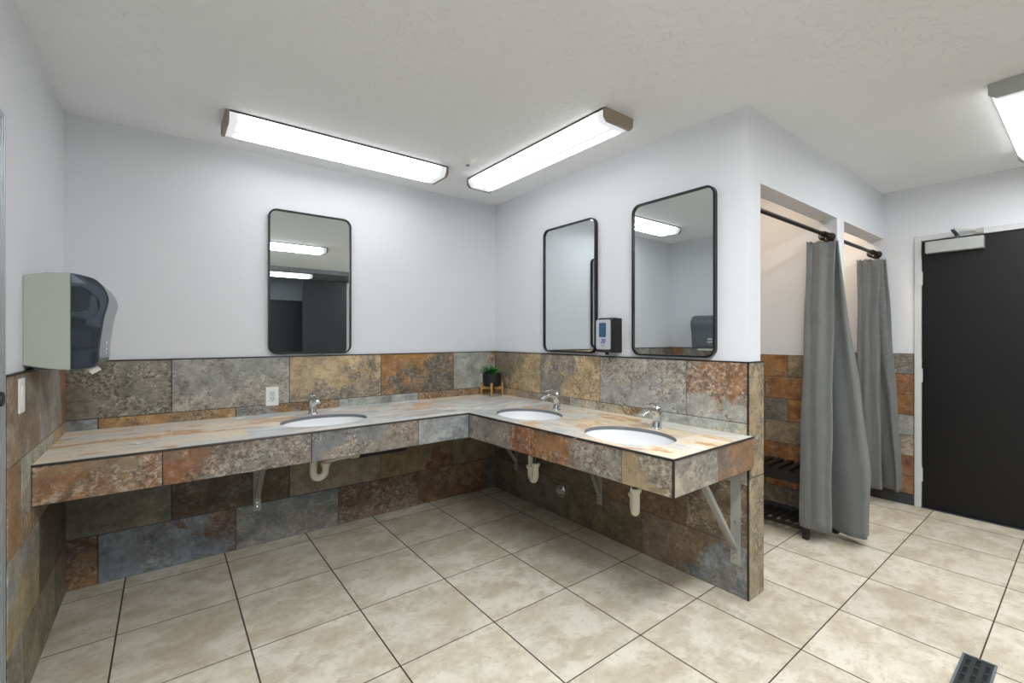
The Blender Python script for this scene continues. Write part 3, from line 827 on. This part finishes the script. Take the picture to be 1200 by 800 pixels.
# smoke detector / sprinkler
t = thing('smoke_detector', 'small white round ceiling detector between two lit ceiling lights', 'detector', (-.745, -.752, H))
bm = new_bm(); lathe(bm, [(.056, 0), (.056, -.008), (.046, -.016), (0, -.016)], 32); obj('base', bm, M_WHITEPL, t, smooth=True)
bm = new_bm(); lathe(bm, [(.044, -.015), (.030, -.042), (.020, -.048), (0, -.048)], 32); obj('cone', bm, M_WHITEPL, t, smooth=True)
bm = new_bm(); lathe(bm, [(.012, -.047), (.012, -.053), (0, -.053)], 16); obj('sensor_tip', bm, M_MIDGREY, t, smooth=True)

# ------------------------------------------------------------------ paper towel dispenser (left wall)
t = thing('paper_towel_dispenser', 'paper towel dispenser with pale grey sides and smoked cover on the left wall', 'towel dispenser', (-L, -.615, 1.352))
Y0, Y1 = -.215, .215
zc0 = 1.352
side = [(.0, 1.192), (.06, 1.178), (.12, 1.170), (.126, 1.176), (.126, 1.532), (.12, 1.539), (.06, 1.535), (0, 1.520)]
for q0 in (Y0, Y1-.012):
    bm = new_bm(); prism(bm, [(a, b-zc0) for a, b in side], lambda u, v, q: (u, q, v), q0, q0+.012); obj('side_panel', bm, M_HOUSING, t, bevel=.003)
bm = new_bm(); box(bm, (.001, Y0+.012, 1.19-zc0), (.012, Y1-.012, 1.52-zc0)); obj('back_plate', bm, M_DARKGREY, t)
cov = [(.124, 1.164), (.19, 1.180), (.203, 1.200), (.206, 1.255), (.211, 1.305), (.219, 1.370), (.230, 1.420), (.232, 1.450), (.219, 1.487), (.192, 1.520), (.150, 1.534), (.124, 1.538)]
front = [(a, b-zc0) for a, b in cov[1:-1]]
front = [Vector((a, b, 0)) for a, b in [(p[0], p[1]) for p in front]]
sm = catmull(front, 40)
bm = new_bm()
poly = [(.124, 1.164-zc0)] + [(p.x, p.y) for p in sm] + [(.124, 1.538-zc0)]
ra = [bm.verts.new((u, Y0, v)) for u, v in poly]; rb = [bm.verts.new((u, Y1, v)) for u, v in poly]
for k in range(len(poly)-1): bm.faces.new((ra[k], ra[k+1], rb[k+1], rb[k]))
bm.faces.new(ra); bm.faces.new(rb)
o = obj('cover', bm, M_SMOKE, t, smooth=True, angle=50); o['label'] = 'smoked clear cover'
bm = new_bm()   # front rim of the cover, solid grey strip
rim = [(p.x, p.y) for p in sm]
inn = [(u-.012 if i not in (0,) else u, v) for i, (u, v) in enumerate(rim)]
ra = [[bm.verts.new((u+d, y, v)) for u, v in rim] for d, y in ((.001, Y0+.004), (.001, Y1-.004))]
rb = [[bm.verts.new((u-.006, y, v)) for u, v in rim] for y in (Y0+.004, Y1-.004)]
for k in range(len(rim)-1):
    bm.faces.new((ra[0][k], ra[0][k+1], ra[1][k+1], ra[1][k])); bm.faces.new((rb[0][k], rb[1][k], rb[1][k+1], rb[0][k+1]))
    bm.faces.new((ra[0][k], rb[0][k], rb[0][k+1], ra[0][k+1])); bm.faces.new((ra[1][k], ra[1][k+1], rb[1][k+1], rb[1][k]))
obj('front_shell', bm, plain('smoke_grey_plastic', '#5c636b', .22, var=.05), t, smooth=True, angle=50)
bm = new_bm(); lathe(bm, [(.070, Y0+.04), (.070, Y1-.04)], 32, c=(.105, 0, 1.440-zc0), axis='y'); obj('paper_roll', bm, M_PAPER, t, smooth=True)
bm = new_bm(); lathe(bm, [(.045, Y0+.022), (.050, Y0+.036), (.018, Y0+.038), (.018, Y0+.02)], 24, c=(.135, 0, 1.445-zc0), axis='y'); obj('roll_hub', bm, M_DARKGREY, t, smooth=True)
bm = new_bm(); prism(bm, [(.13, 1.375-zc0), (.185, 1.36-zc0), (.20, 1.40-zc0), (.195, 1.45-zc0), (.18, 1.46-zc0), (.175, 1.40-zc0), (.13, 1.392-zc0)], lambda u, v, q: (u, q, v), Y0+.015, Y0+.03); obj('roll_arm', bm, M_HOUSING, t)
bm = new_bm(); box(bm, (.02, Y0+.010, 1.172-zc0), (.185, Y1-.010, 1.245-zc0)); obj('cutter_module', bm, M_DKPLASTIC, t, bevel=.012, seg=3)
bm = new_bm(); box(bm, (.02, Y0+.03, 1.25-zc0), (.18, Y1-.03, 1.34-zc0)); obj('feed_module', bm, M_DKPLASTIC, t, bevel=.012, seg=3)
bm = new_bm()
for k in range(12):
    y0 = Y0+.05 + k*.0275; d = .006*(k % 3)
    bm.faces.new([bm.verts.new(c) for c in ((.165, y0, 1.168-zc0), (.165, y0+.0275, 1.168-zc0), (.18, y0+.0275, 1.150-zc0-.004*((k+1) % 2)), (.18, y0, 1.150-zc0-.004*(k % 2)))])
pp = obj('paper_sheet', bm, M_PAPER, t); pp.modifiers.new('s', 'SOLIDIFY').thickness = .001
bm = new_bm()   # white printed mark and caption bars on the front of the cover
def mark(bm, y, z, w, h):
    prism(bm, rrect(w, h, min(w, h)*.3, 3), lambda u, v, q: (.2085+.10*(v+z-1.245+.0)*.6+q, y+u, z+v-zc0), 0, .0012)
mark(bm, 0, 1.272, .05, .012); mark(bm, -.02, 1.244, .012, .012); mark(bm, .012, 1.244, .045, .006); mark(bm, .008, 1.228, .03, .005)
obj('printed_mark', bm, M_WHITEINK, t)

# soap dispenser --------------------------------------------------------------
t = thing('soap_dispenser', 'black soap dispenser with silver front and blue window between two mirrors', 'soap dispenser', (0, -1.318, 1.305), R(-90))
W2 = .064     # local: wall at +y, front toward -y, x along wall
bm = new_bm(); prof = [(0, .108), (-.070, .110), (-.098, .100), (-.104, .088), (-.104, -.094), (-.094, -.104), (-.06, -.108), (0, -.108)]
prism(bm, [(a, b) for a, b in prof], lambda u, v, q: (q, u, v), -W2, W2); obj('body', bm, M_BLACKPLASTIC, t, bevel=.006, seg=3)
bm = new_bm(); prism(bm, rrect(.116, .186, .012, 5), lambda u, v, q: (u, q, v+.006), -.1035, -.1075); f = obj('front_plate', bm, M_SILVERFACE, t, bevel=.0015); f['label'] = 'silver front plate'
bm = new_bm(); prism(bm, rrect(.056, .090, .006, 4), lambda u, v, q: (u-.004, q, v+.034), -.107, -.1088); obj('sight_window', bm, M_WINBLUE, f)
def text_mesh(name, s, size, mat, parent, loc, rot, shear=.0, ext=.0004):
    cu = bpy.data.curves.new(name, 'FONT'); cu.body = s; cu.size = size; cu.align_x = 'CENTER'; cu.align_y = 'CENTER'; cu.extrude = ext; cu.shear = shear; cu.offset = size*.02
    tmp = bpy.data.objects.new('t', cu); me = bpy.data.meshes.new_from_object(tmp); bpy.data.objects.remove(tmp); bpy.data.curves.remove(cu)
    me.materials.append(mat); o = bpy.data.objects.new(name, me); link(o, parent); o.location = loc; o.rotation_euler = rot; return o
text_mesh('logo', '20', .038, M_PURPLE, f, (-.002, -.1082, -.036), (R(90), 0, 0), .25)
bm = new_bm()
for z, w in ((-.058, .036), (-.066, .026)): prism(bm, rrect(w, .0035, .0012, 2), lambda u, v, q: (u-.002, q, v+z), -.1074, -.1082)
obj('caption_lines', bm, M_INK, f)
bm = new_bm(); lathe(bm, [(.012, -.106), (.010, -.122), (0, -.122)], 14, c=(0, -.07, 0)); obj('nozzle', bm, M_BLACKPLASTIC, t, smooth=True)
bm = new_bm(); prism(bm, rrect(.118, .040, .006, 3), lambda u, v, q: (u, v-.075, q), .1085, .1115); obj('top_trim', bm, M_SILVERFACE, t, bevel=.001)

# outlets and switch -----------------------------------------------------------
def outlet(label, loc, rz):
    t = thing('power_outlet', label, 'outlet', loc, rz, 'white duplex outlets')
    bm = new_bm(); prism(bm, rrect(.072, .118, .004, 4), lambda u, v, q: (u, q, v), 0, -.006); obj('plate', bm, M_WHITEPL, t, bevel=.0015)
    bm = new_bm(); prism(bm, rrect(.034, .068, .004, 3), lambda u, v, q: (u, q, v), -.0055, -.008); ins = obj('socket_insert', bm, plain('insert_white', '#d9d9d6', .35, var=.02), t, bevel=.0008)
    for z in (-.018, .018):
        bm = new_bm()
        for x in (-.0065, .0065): box(bm, (x-.0012, -.0086, z-.001), (x+.0012, -.0078, z+.009))
        lathe(bm, [(.0026, -.0086), (.0026, -.0078)], 8, c=(0, 0, z-.0075), axis='y')
        obj('slots', bm, M_DARKGREY, ins)
    bm = new_bm(); lathe(bm, [(.003, 0), (.002, .0012), (0, .0012)], 10); obj('screw', bm, M_WHITEPL, t, rot=(R(90), 0, 0), loc=(0, -.006, .048))
    return t
outlet('white power outlet in the tile left of the back-wall faucet', (-1.738, -.0105, .920), 0)
outlet('white power outlet partly hidden behind the potted plant', (-.125, -.0105, .926), 0)
t = thing('light_switch', 'white light switch plate in the left wall tile below the towel dispenser', 'switch', (-L+.0105, -.925, 1.092), R(90))
bm = new_bm(); prism(bm, rrect(.070, .120, .004, 4), lambda u, v, q: (u, q, v), 0, -.006); obj('plate', bm, M_WHITEPL, t, bevel=.0015)
bm = new_bm(); prism(bm, rrect(.032, .066, .003, 3), lambda u, v, q: (u, q - .001*(v/.033), v), -.005, -.0080); obj('rocker', bm, M_WHITEPL, t, bevel=.001)

# potted plant -------------------------------------------------------------------
t = thing('potted_plant', 'small green plant in a black pot on wooden legs in the counter corner', 'plant', (-.125, -.135, CZ+.0006))
t.scale = (1.14, 1.14, 1.08)
bm = new_bm(); lathe(bm, [(0, .072), (.058, .072), (.064, .078), (.068, .165), (.064, .167), (.061, .160), (.058, .150), (0, .150)], 36); pot = obj('pot', bm, M_BLACKPLASTIC, t, smooth=True, angle=30)
bm = new_bm(); lathe(bm, [(.0575, .147), (.0575, .1535), (0, .156)], 24); obj('soil', bm, M_SOIL, pot, smooth=True)
for a in (-135, -45, 45, 135):
    a = R(a + 8); c, s = math.cos(a), math.sin(a)
    bm = new_bm(); sweep(bm, [(.074*c, .074*s, 0), (.0755*c, .0755*s, .10)], [.0065, .0085], 12); obj('leg', bm, M_WOOD, t, smooth=True)
bm = new_bm()
for z in (.060,):
    for q in (0, 90):
        a = R(q + 53); bar(bm, (-.071*math.cos(a), -.071*math.sin(a), z+(.0 if q else .0)), (.071*math.cos(a), .071*math.sin(a), z), .012, .022, (math.sin(a), -math.cos(a), 0))
obj('cross_brace', bm, M_WOOD, t)
rr = random.Random(3)
def blades(n, cx, cy, spread, hmin, hmax, w):
    bm = new_bm()
    for k in range(n):
        a = rr.uniform(0, 2*math.pi); tilt = rr.uniform(.1, 1.0)*spread; h = rr.uniform(hmin, hmax)
        d = Vector((math.cos(a), math.sin(a), 0)); s = Vector((-d.y, d.x, 0)); p0 = Vector((cx, cy, .152)) + d*rr.uniform(0, .028)
        prev = None
        for i in range(5):
            f = i/4
            p = p0 + d*(tilt*h*f*f*1.1) + Vector((0, 0, h*(f - .35*tilt*f*f)))
            ww = w*(1-f)**.7 + .0004
            cur = (bm.verts.new(p - s*ww), bm.verts.new(p + s*ww + Vector((0, 0, .0)) ))
            if prev: bm.faces.new((prev[0], prev[1], cur[1], cur[0]))
            prev = cur
    return bm
o = obj('foliage', blades(70, .016, .006, .75, .05, .085, .0045), M_LEAF, t, recalc=False); o['label'] = 'bright green upright leaves'
o = obj('foliage', blades(60, -.030, .000, 1.1, .05, .10, .005), M_LEAFD, t, recalc=False); o['label'] = 'dark green drooping leaves'

# ------------------------------------------------------------------ curtains and rods
def curtain(label, topp, botp, z0, z1, rod_y, hooks, seed, pow_, pleats=7):
    N, Mz = 90, 46
    top_, bot_ = catmull([Vector((x, y, 0)) for x, y in topp], N), catmull([Vector((x, y, 0)) for x, y in botp], N)
    t = thing('shower_curtain', label, 'curtain', (topp[0][0], rod_y, z0), 0, 'grey shower curtains')
    off = Vector((topp[0][0], rod_y, z0))
    bm = new_bm(); uvl = bm.loops.layers.uv.new('UVMap'); g = []
    rnd = random.Random(seed); ph = [rnd.uniform(0, 6.28) for _ in range(6)]
    # arc length along the bottom for the weave
    sl = [0.0]
    for a, b in zip(bot_, bot_[1:]): sl.append(sl[-1] + (b-a).length)
    for j in range(Mz+1):
        f = j/Mz; k = min(1.0, f/pow_); k = k - .04*math.sin(2*math.pi*k)*.5
        rowv = []
        for i in range(N+1):
            p = top_[i].lerp(bot_[i], k)
            s = i/N
            wob = .006*math.sin(9*s+ph[0]+3*f) + .004*math.sin(23*s+ph[1]-5*f)*f + .003*math.sin(6*f*6.28*.5+ph[2]+7*s)
            pl = .011*math.sin(2*math.pi*(s*pleats + .15*math.sin(4*f+ph[4])) + ph[5])*(1-.45*f)*min(1, s*8)*min(1, (1-s)*8)
            tg = (top_[min(N, i+1)] - top_[max(0, i-1)]).lerp(bot_[min(N, i+1)] - bot_[max(0, i-1)], k); tg.normalize()
            p = p + Vector((-tg.y, tg.x, 0))*pl
            z = z1 + (z0 - z1)*f + .012*math.sin(5*s+ph[3])*f - (0.01*math.sin(12.5*s*math.pi)**2)*(1-f)**6
            rowv.append((bm.verts.new((p.x + wob*.6 - off.x, p.y + wob - off.y, z - off.z)), (sl[i], z)))
        g.append(rowv)
    for r0, r1 in zip(g, g[1:]):
        for i in range(N):
            q = (r0[i], r0[i+1], r1[i+1], r1[i])
            fc = bm.faces.new([v[0] for v in q])
            for lp, v in zip(fc.loops, q): lp[uvl].uv = v[1]
    o = obj('fabric', bm, M_CURTAIN, t, smooth=True, recalc=True, angle=180)
    m = o.modifiers.new('thickness', 'SOLIDIFY'); m.thickness = .003
    for hxp in hooks:
        bm = new_bm(); pts = arc((hxp-off.x, 0, ROD_Z - z0 - .012), .028, 0, 2*math.pi, (0,1,0), (0,0,1), 20)
        sweep(bm, pts, .0022, 8, caps=False); obj('ring', bm, M_BRONZE, t, smooth=True)
    return t
ROD_Z, ROD_Y = 1.962, -2.118
curtain('bunched grey shower curtain hanging over the bench in the nearer stall',
        [(1.100, -2.030), (1.125, -2.050), (1.155, -2.085), (1.190, -2.130), (1.206, -2.134), (1.205, -2.065), (1.215, -2.060), (1.213, -2.125), (1.214, -2.160), (1.220, -2.172), (1.223, -2.140), (1.224, -2.09)],
        [(.945, -2.035), (.942, -2.075), (.944, -2.125), (.958, -2.180), (1.00, -2.192), (1.115, -2.125), (1.135, -2.130), (1.090, -2.245), (1.085, -2.315), (1.125, -2.345), (1.195, -2.330), (1.220, -2.27)],
        .075, 1.930, ROD_Y, [1.105, 1.125, 1.145, 1.16, 1.175, 1.19, 1.203, 1.215], 4, .79)
curtain('bunched grey shower curtain in the farther stall beside the black door',
        [(2.105, -2.030), (2.13, -2.055), (2.16, -2.09), (2.205, -2.140), (2.225, -2.140), (2.225, -2.06), (2.24, -2.06), (2.245, -2.150), (2.258, -2.165), (2.266, -2.12)],
        [(2.115, -2.02), (2.09, -2.06), (2.075, -2.115), (2.085, -2.185), (2.17, -2.165), (2.20, -2.145), (2.16, -2.235), (2.135, -2.275), (2.21, -2.285), (2.262, -2.24)],
        .115, 1.915, ROD_Y, [2.11, 2.13, 2.15, 2.17, 2.19, 2.21, 2.23, 2.25], 9, .95)
def rod(label, x0, x1):
    t = thing('curtain_rod', label, 'curtain rod', (x0, ROD_Y, ROD_Z), 0, 'bronze shower curtain rods')
    l = x1 - x0
    bm = new_bm(); sweep(bm, [(.004, 0, 0), (l-.004, 0, 0)], .0125, 18); obj('pole', bm, M_BRONZE, t, smooth=True)
    bm = new_bm(); sweep(bm, [(l-.15, 0, 0), (l-.02, 0, 0)], .0165, 18); obj('sleeve', bm, M_BRONZE, t, smooth=True)
    for s, x in ((1, 0), (-1, l)):
        bm = new_bm(); lathe(bm, [(.028, 0), (.028, s*.006), (.024, s*.02), (.018, s*.034), (0, s*.034)], 22, c=(x, 0, 0), axis='x'); obj('flange', bm, M_BRONZE, t, smooth=True)
    return t
rod('bronze curtain rod across the nearer stall opening', .1435, 1.2395)
rod('bronze curtain rod across the farther stall opening', 1.3705, XE-.0005)

# shower bench ------------------------------------------------------------------
t = thing('shower_bench', 'black slatted two-tier bench inside the nearer stall', 'bench', (1.100, -1.62, 0))
bx0, bx1, by0, by1 = -.135, .122, -.485, .485
zt = .43
n = 15
for k in range(n):
    y = by0 + .02 + k*(by1-by0-.04)/(n-1)
    bm = new_bm(); box(bm, (bx0, y-.020, zt-.018), (bx1, y+.020, zt)); obj('seat_slat', bm, M_BENCH, t, bevel=.003)
bm = new_bm()
for x in (bx0+.012, bx1-.012): box(bm, (x-.010, by0+.03, zt-.085), (x+.010, by1-.03, zt-.0185))
for y in (by0+.04, by1-.04): box(bm, (bx0+.022, y-.01, zt-.085), (bx1-.022, y+.01, zt-.0185))
obj('seat_frame', bm, M_BENCH, t, bevel=.002)
for x in (bx0+.02, bx1-.02):
    for y in (by0+.045, by1-.045):
        bm = new_bm(); bar(bm, (x, y, 0), (x, y - math.copysign(.008, y), zt-.086), .030, .036, (1, 0, 0)); obj('leg', bm, M_BENCH, t, bevel=.003)
zl = .085
for k in range(16):
    y = by0 + .075 + k*(by1-by0-.15)/15
    bm = new_bm(); box(bm, (bx0+.015, y-.013, zl-.012), (bx1-.015, y+.013, zl)); obj('shelf_slat', bm, M_BENCH, t, bevel=.002)
bm = new_bm()
for x in (bx0+.02, bx1-.02): box(bm, (x-.008, by0+.05, zl-.034), (x+.008, by1-.05, zl-.0125))
obj('shelf_rail', bm, M_BENCH, t, bevel=.002)

# ------------------------------------------------------------------ entry door
d1 = bpy.data.objects.new('door_1', None); link(d1); tag(d1, 'black flat door in a pale grey frame with a closer at its top', None, None, 'structure'); d1.location = (XE, DY0, 0)
bm = new_bm(); box(bm, (.004, DY1-DY0+.003, .008), (.048, -.003, DZ-.003)); obj('door_leaf', bm, M_DOOR, d1, bevel=.002)
bm = new_bm()
box(bm, (-.014, 0, 0), (T, .04, DZ+.04)); box(bm, (-.014, DY1-DY0-.04, 0), (T, DY1-DY0, DZ+.04)); box(bm, (-.014, DY1-DY0, DZ), (T, 0, DZ+.04))
obj('door_frame', bm, M_FRAME, d1, bevel=.003)
for z in (1.74, 1.005, .25):
    bm = new_bm(); sweep(bm, [(-.004, -.001, z-.052), (-.004, -.001, z+.052)], .0062, 12); box(bm, (-.0012, .001, z-.05), (-.0145, .012, z+.05)); obj('hinge', bm, M_FRAME, d1)
bm = new_bm(); box(bm, (-.058, -.335, 1.918), (.004, -.028, 2.006)); c = obj('door_closer', bm, M_GREYMETAL, d1, bevel=.006, seg=3); c['label'] = 'grey hydraulic door closer'
bm = new_bm(); sweep(bm, [(-.035, -.20, 2.0), (-.035, -.20, 2.03)], .012, 14); bar(bm, (-.035, -.20, 2.028), (-.100, -.185, 2.062), .022, .008, (0, 1, 0)); obj('closer_arm', bm, M_DARKGREY, c)
bm = new_bm(); bar(bm, (-.098, -.185, 2.066), (-.022, -.305, 2.050), .016, .007, (0, 0, 1)); box(bm, (-.030, -.33, 2.030), (-.013, -.285, 2.062)); obj('closer_link', bm, M_STEEL, c)
bm = new_bm(); box(bm, (-.016, DY1-DY0, 0), (T, 0, .006)); obj('threshold', bm, M_DARKGREY, d1)
bm = new_bm(); sweep(bm, [(.004, -.84, 1.0), (-.045, -.84, 1.0), (-.05, -.82, 1.0), (-.05, -.73, 1.0)], .010, 12); obj('lever_handle', bm, M_CHROME, d1, smooth=True)

# left door (only its frame edge and knob reach into the picture)
d2 = bpy.data.objects.new('door_2', None); link(d2); tag(d2, 'aluminium framed door in the left wall', None, None, 'structure'); d2.location = (-L, -1.085, 0)
bm = new_bm()
def framebar(y0, y1, z0, z1):
    box(bm, (.0005, y0, z0), (.006, y1, z1))
framebar(-.055, 0, 0, 2.0); framebar(-.99, -.935, 0, 2.0); framebar(-.935, -.055, 1.945, 2.0)
box(bm, (.006, -.046, 0), (.0085, -.032, 1.975)); box(bm, (.006, -.020, 0), (.0085, -.006, 1.99)); box(bm, (.006, -.96, 1.972), (.0085, -.030, 1.985))
obj('door_frame', bm, M_ALU, d2, bevel=.002)
bm = new_bm(); box(bm, (.0005, -.934, .006), (.004, -.056, 1.944)); obj('door_leaf', bm, M_FRAME, d2)
bm = new_bm(); lathe(bm, [(.024, .003), (.024, .008), (.010, .011), (.010, .020), (.020, .025), (.023, .034), (.020, .043), (0, .046)], 22, c=(0, -.215, 1.118), axis='x'); obj('knob', bm, M_BLACK, d2, smooth=True)

# floor drain ---------------------------------------------------------------------
t = thing('floor_drain', 'dark metal linear floor drain with slotted grate at the picture edge', 'drain', (.16, -2.915, 0))
bm = new_bm(); Lx, Wy = .155, .046
for a, b in (((-Lx-.2, -Wy-.003, .0005), (Lx, -Wy+.004, .006)), ((-Lx-.2, Wy-.004, .0005), (Lx, Wy+.003, .006)), ((Lx-.006, -Wy, .0005), (Lx, Wy, .006)), ((-Lx-.2, -Wy, .0005), (-Lx-.194, Wy, .006))): box(bm, a, b)
obj('frame', bm, M_MIDGREY, t)
bm = new_bm(); box(bm, (-Lx-.194, -Wy+.004, .0004), (Lx-.006, Wy-.004, .0012)); obj('channel', bm, M_BLACKPLASTIC, t)
bm = new_bm()
ys = [-.042, -.0305, -.0225, -.0045, .0045, .0225, .0305, .042]
for y0, y1 in ((-.042, -.034), (-.021, -.0075), (.0075, .021), (.034, .042)): box(bm, (-Lx-.194, y0, .0012), (Lx-.006, y1, .0045))
for (y0, y1), o_ in zip(((-.034, -.021), (-.0075, .0075), (.021, .034)), (0, .035, 0)):
    x = -Lx-.19 + o_*.5
    while x < Lx-.01:
        box(bm, (x, y0, .0012), (min(x+.016, Lx-.006), y1, .0045)); x += .066
obj('grate', bm, plain('gunmetal', '#4a4d4f', .4, .6, var=.1), t)

# ------------------------------------------------------------------ the rest of the room (seen in the mirrors)
bm = new_bm()
box(bm, (-L, YR-.1, 2.37), (XE, YR, H)); box(bm, (.33, YR-.1, 0), (XE, YR, 2.37)); box(bm, (-L, YR-.1, 0), (-1.45, YR, 2.37))
struct('wall_rear', bm, M_REARWALL)
struct('wall_rear_recess', ((-L-T, YR-1.6, 0), (XE+T, YR-1.5, H)), M_REARWALL)
t = thing('toilet_partition', 'charcoal tall toilet partition panel at the rear of the room, seen in mirror', 'partition', (-.10, YR-.05, 0), 0, 'toilet partitions'); w = .713
bm = new_bm(); box(bm, (-w/2, -.015, .05), (w/2, .015, 2.25)); obj('panel', bm, M_PART, t, bevel=.003)
bm = new_bm(); box(bm, (w/2+.012, -.02, 0), (w/2+.055, .02, 2.25)); obj('post', bm, M_GREYMETAL, t)
bm = new_bm(); box(bm, (-w/2+.02, -.02, 0), (w/2-.02, .02, .05)); obj('foot_rail', bm, M_CHROME, t)
t = thing('toilet_partition', 'charcoal lower toilet partition set back in the rear recess, seen in mirror', 'partition', (-.95, YR-.75, 0), 0, 'toilet partitions')
bm = new_bm(); box(bm, (-.48, -.015, .05), (.72, .015, 1.95)); obj('panel', bm, M_PART, t, bevel=.003)
bm = new_bm(); box(bm, (-.46, -.02, 0), (.70, .02, .05)); obj('foot_rail', bm, M_CHROME, t)

# ------------------------------------------------------------------ lights
def lamp(name, loc, power, color, size=.12, rot=(0, 0, 0), shape='DISK'):
    d = bpy.data.lights.new(name, 'AREA'); d.energy = power; d.color = color; d.shape = shape; d.size = size
    o = bpy.data.objects.new(name, d); COL.objects.link(o); o.location = loc; o.rotation_euler = rot
    return o
lamp('stall_lamp', (.72, -1.72, 2.42), 6.5, (1.0, .76, .53), .10)
lamp('stall_lamp', (1.83, -1.72, 2.42), 9, (1.0, .78, .56), .10)

w = bpy.data.worlds.new('world'); scn.world = w; w.use_nodes = True
w.node_tree.nodes['Background'].inputs[0].default_value = (.02, .02, .02, 1)

# ------------------------------------------------------------------ camera
cam = bpy.data.cameras.new('camera'); co = bpy.data.objects.new('camera', cam); COL.objects.link(co)
cam.sensor_width = 36.0; cam.lens = 528.7165*36/1200; cam.shift_y = -(400-394.7778)/1200
cam.clip_start = .02; cam.clip_end = 60
co.location = (-2.2755, -3.206, 1.2951); co.rotation_euler = (R(90), 0, -.6553)
scn.camera = co
vs = scn.view_settings
vs.view_transform = 'Standard'; vs.look = 'None'; vs.gamma = 1.0; vs.use_curve_mapping = False; vs.exposure = -0.5
cy = scn.cycles
cy.use_denoising = True; cy.max_bounces = 12; cy.diffuse_bounces = 8; cy.glossy_bounces = 6; cy.transparent_max_bounces = 12
cy.sample_clamp_indirect = 6.0; cy.caustics_reflective = False; cy.caustics_refractive = False
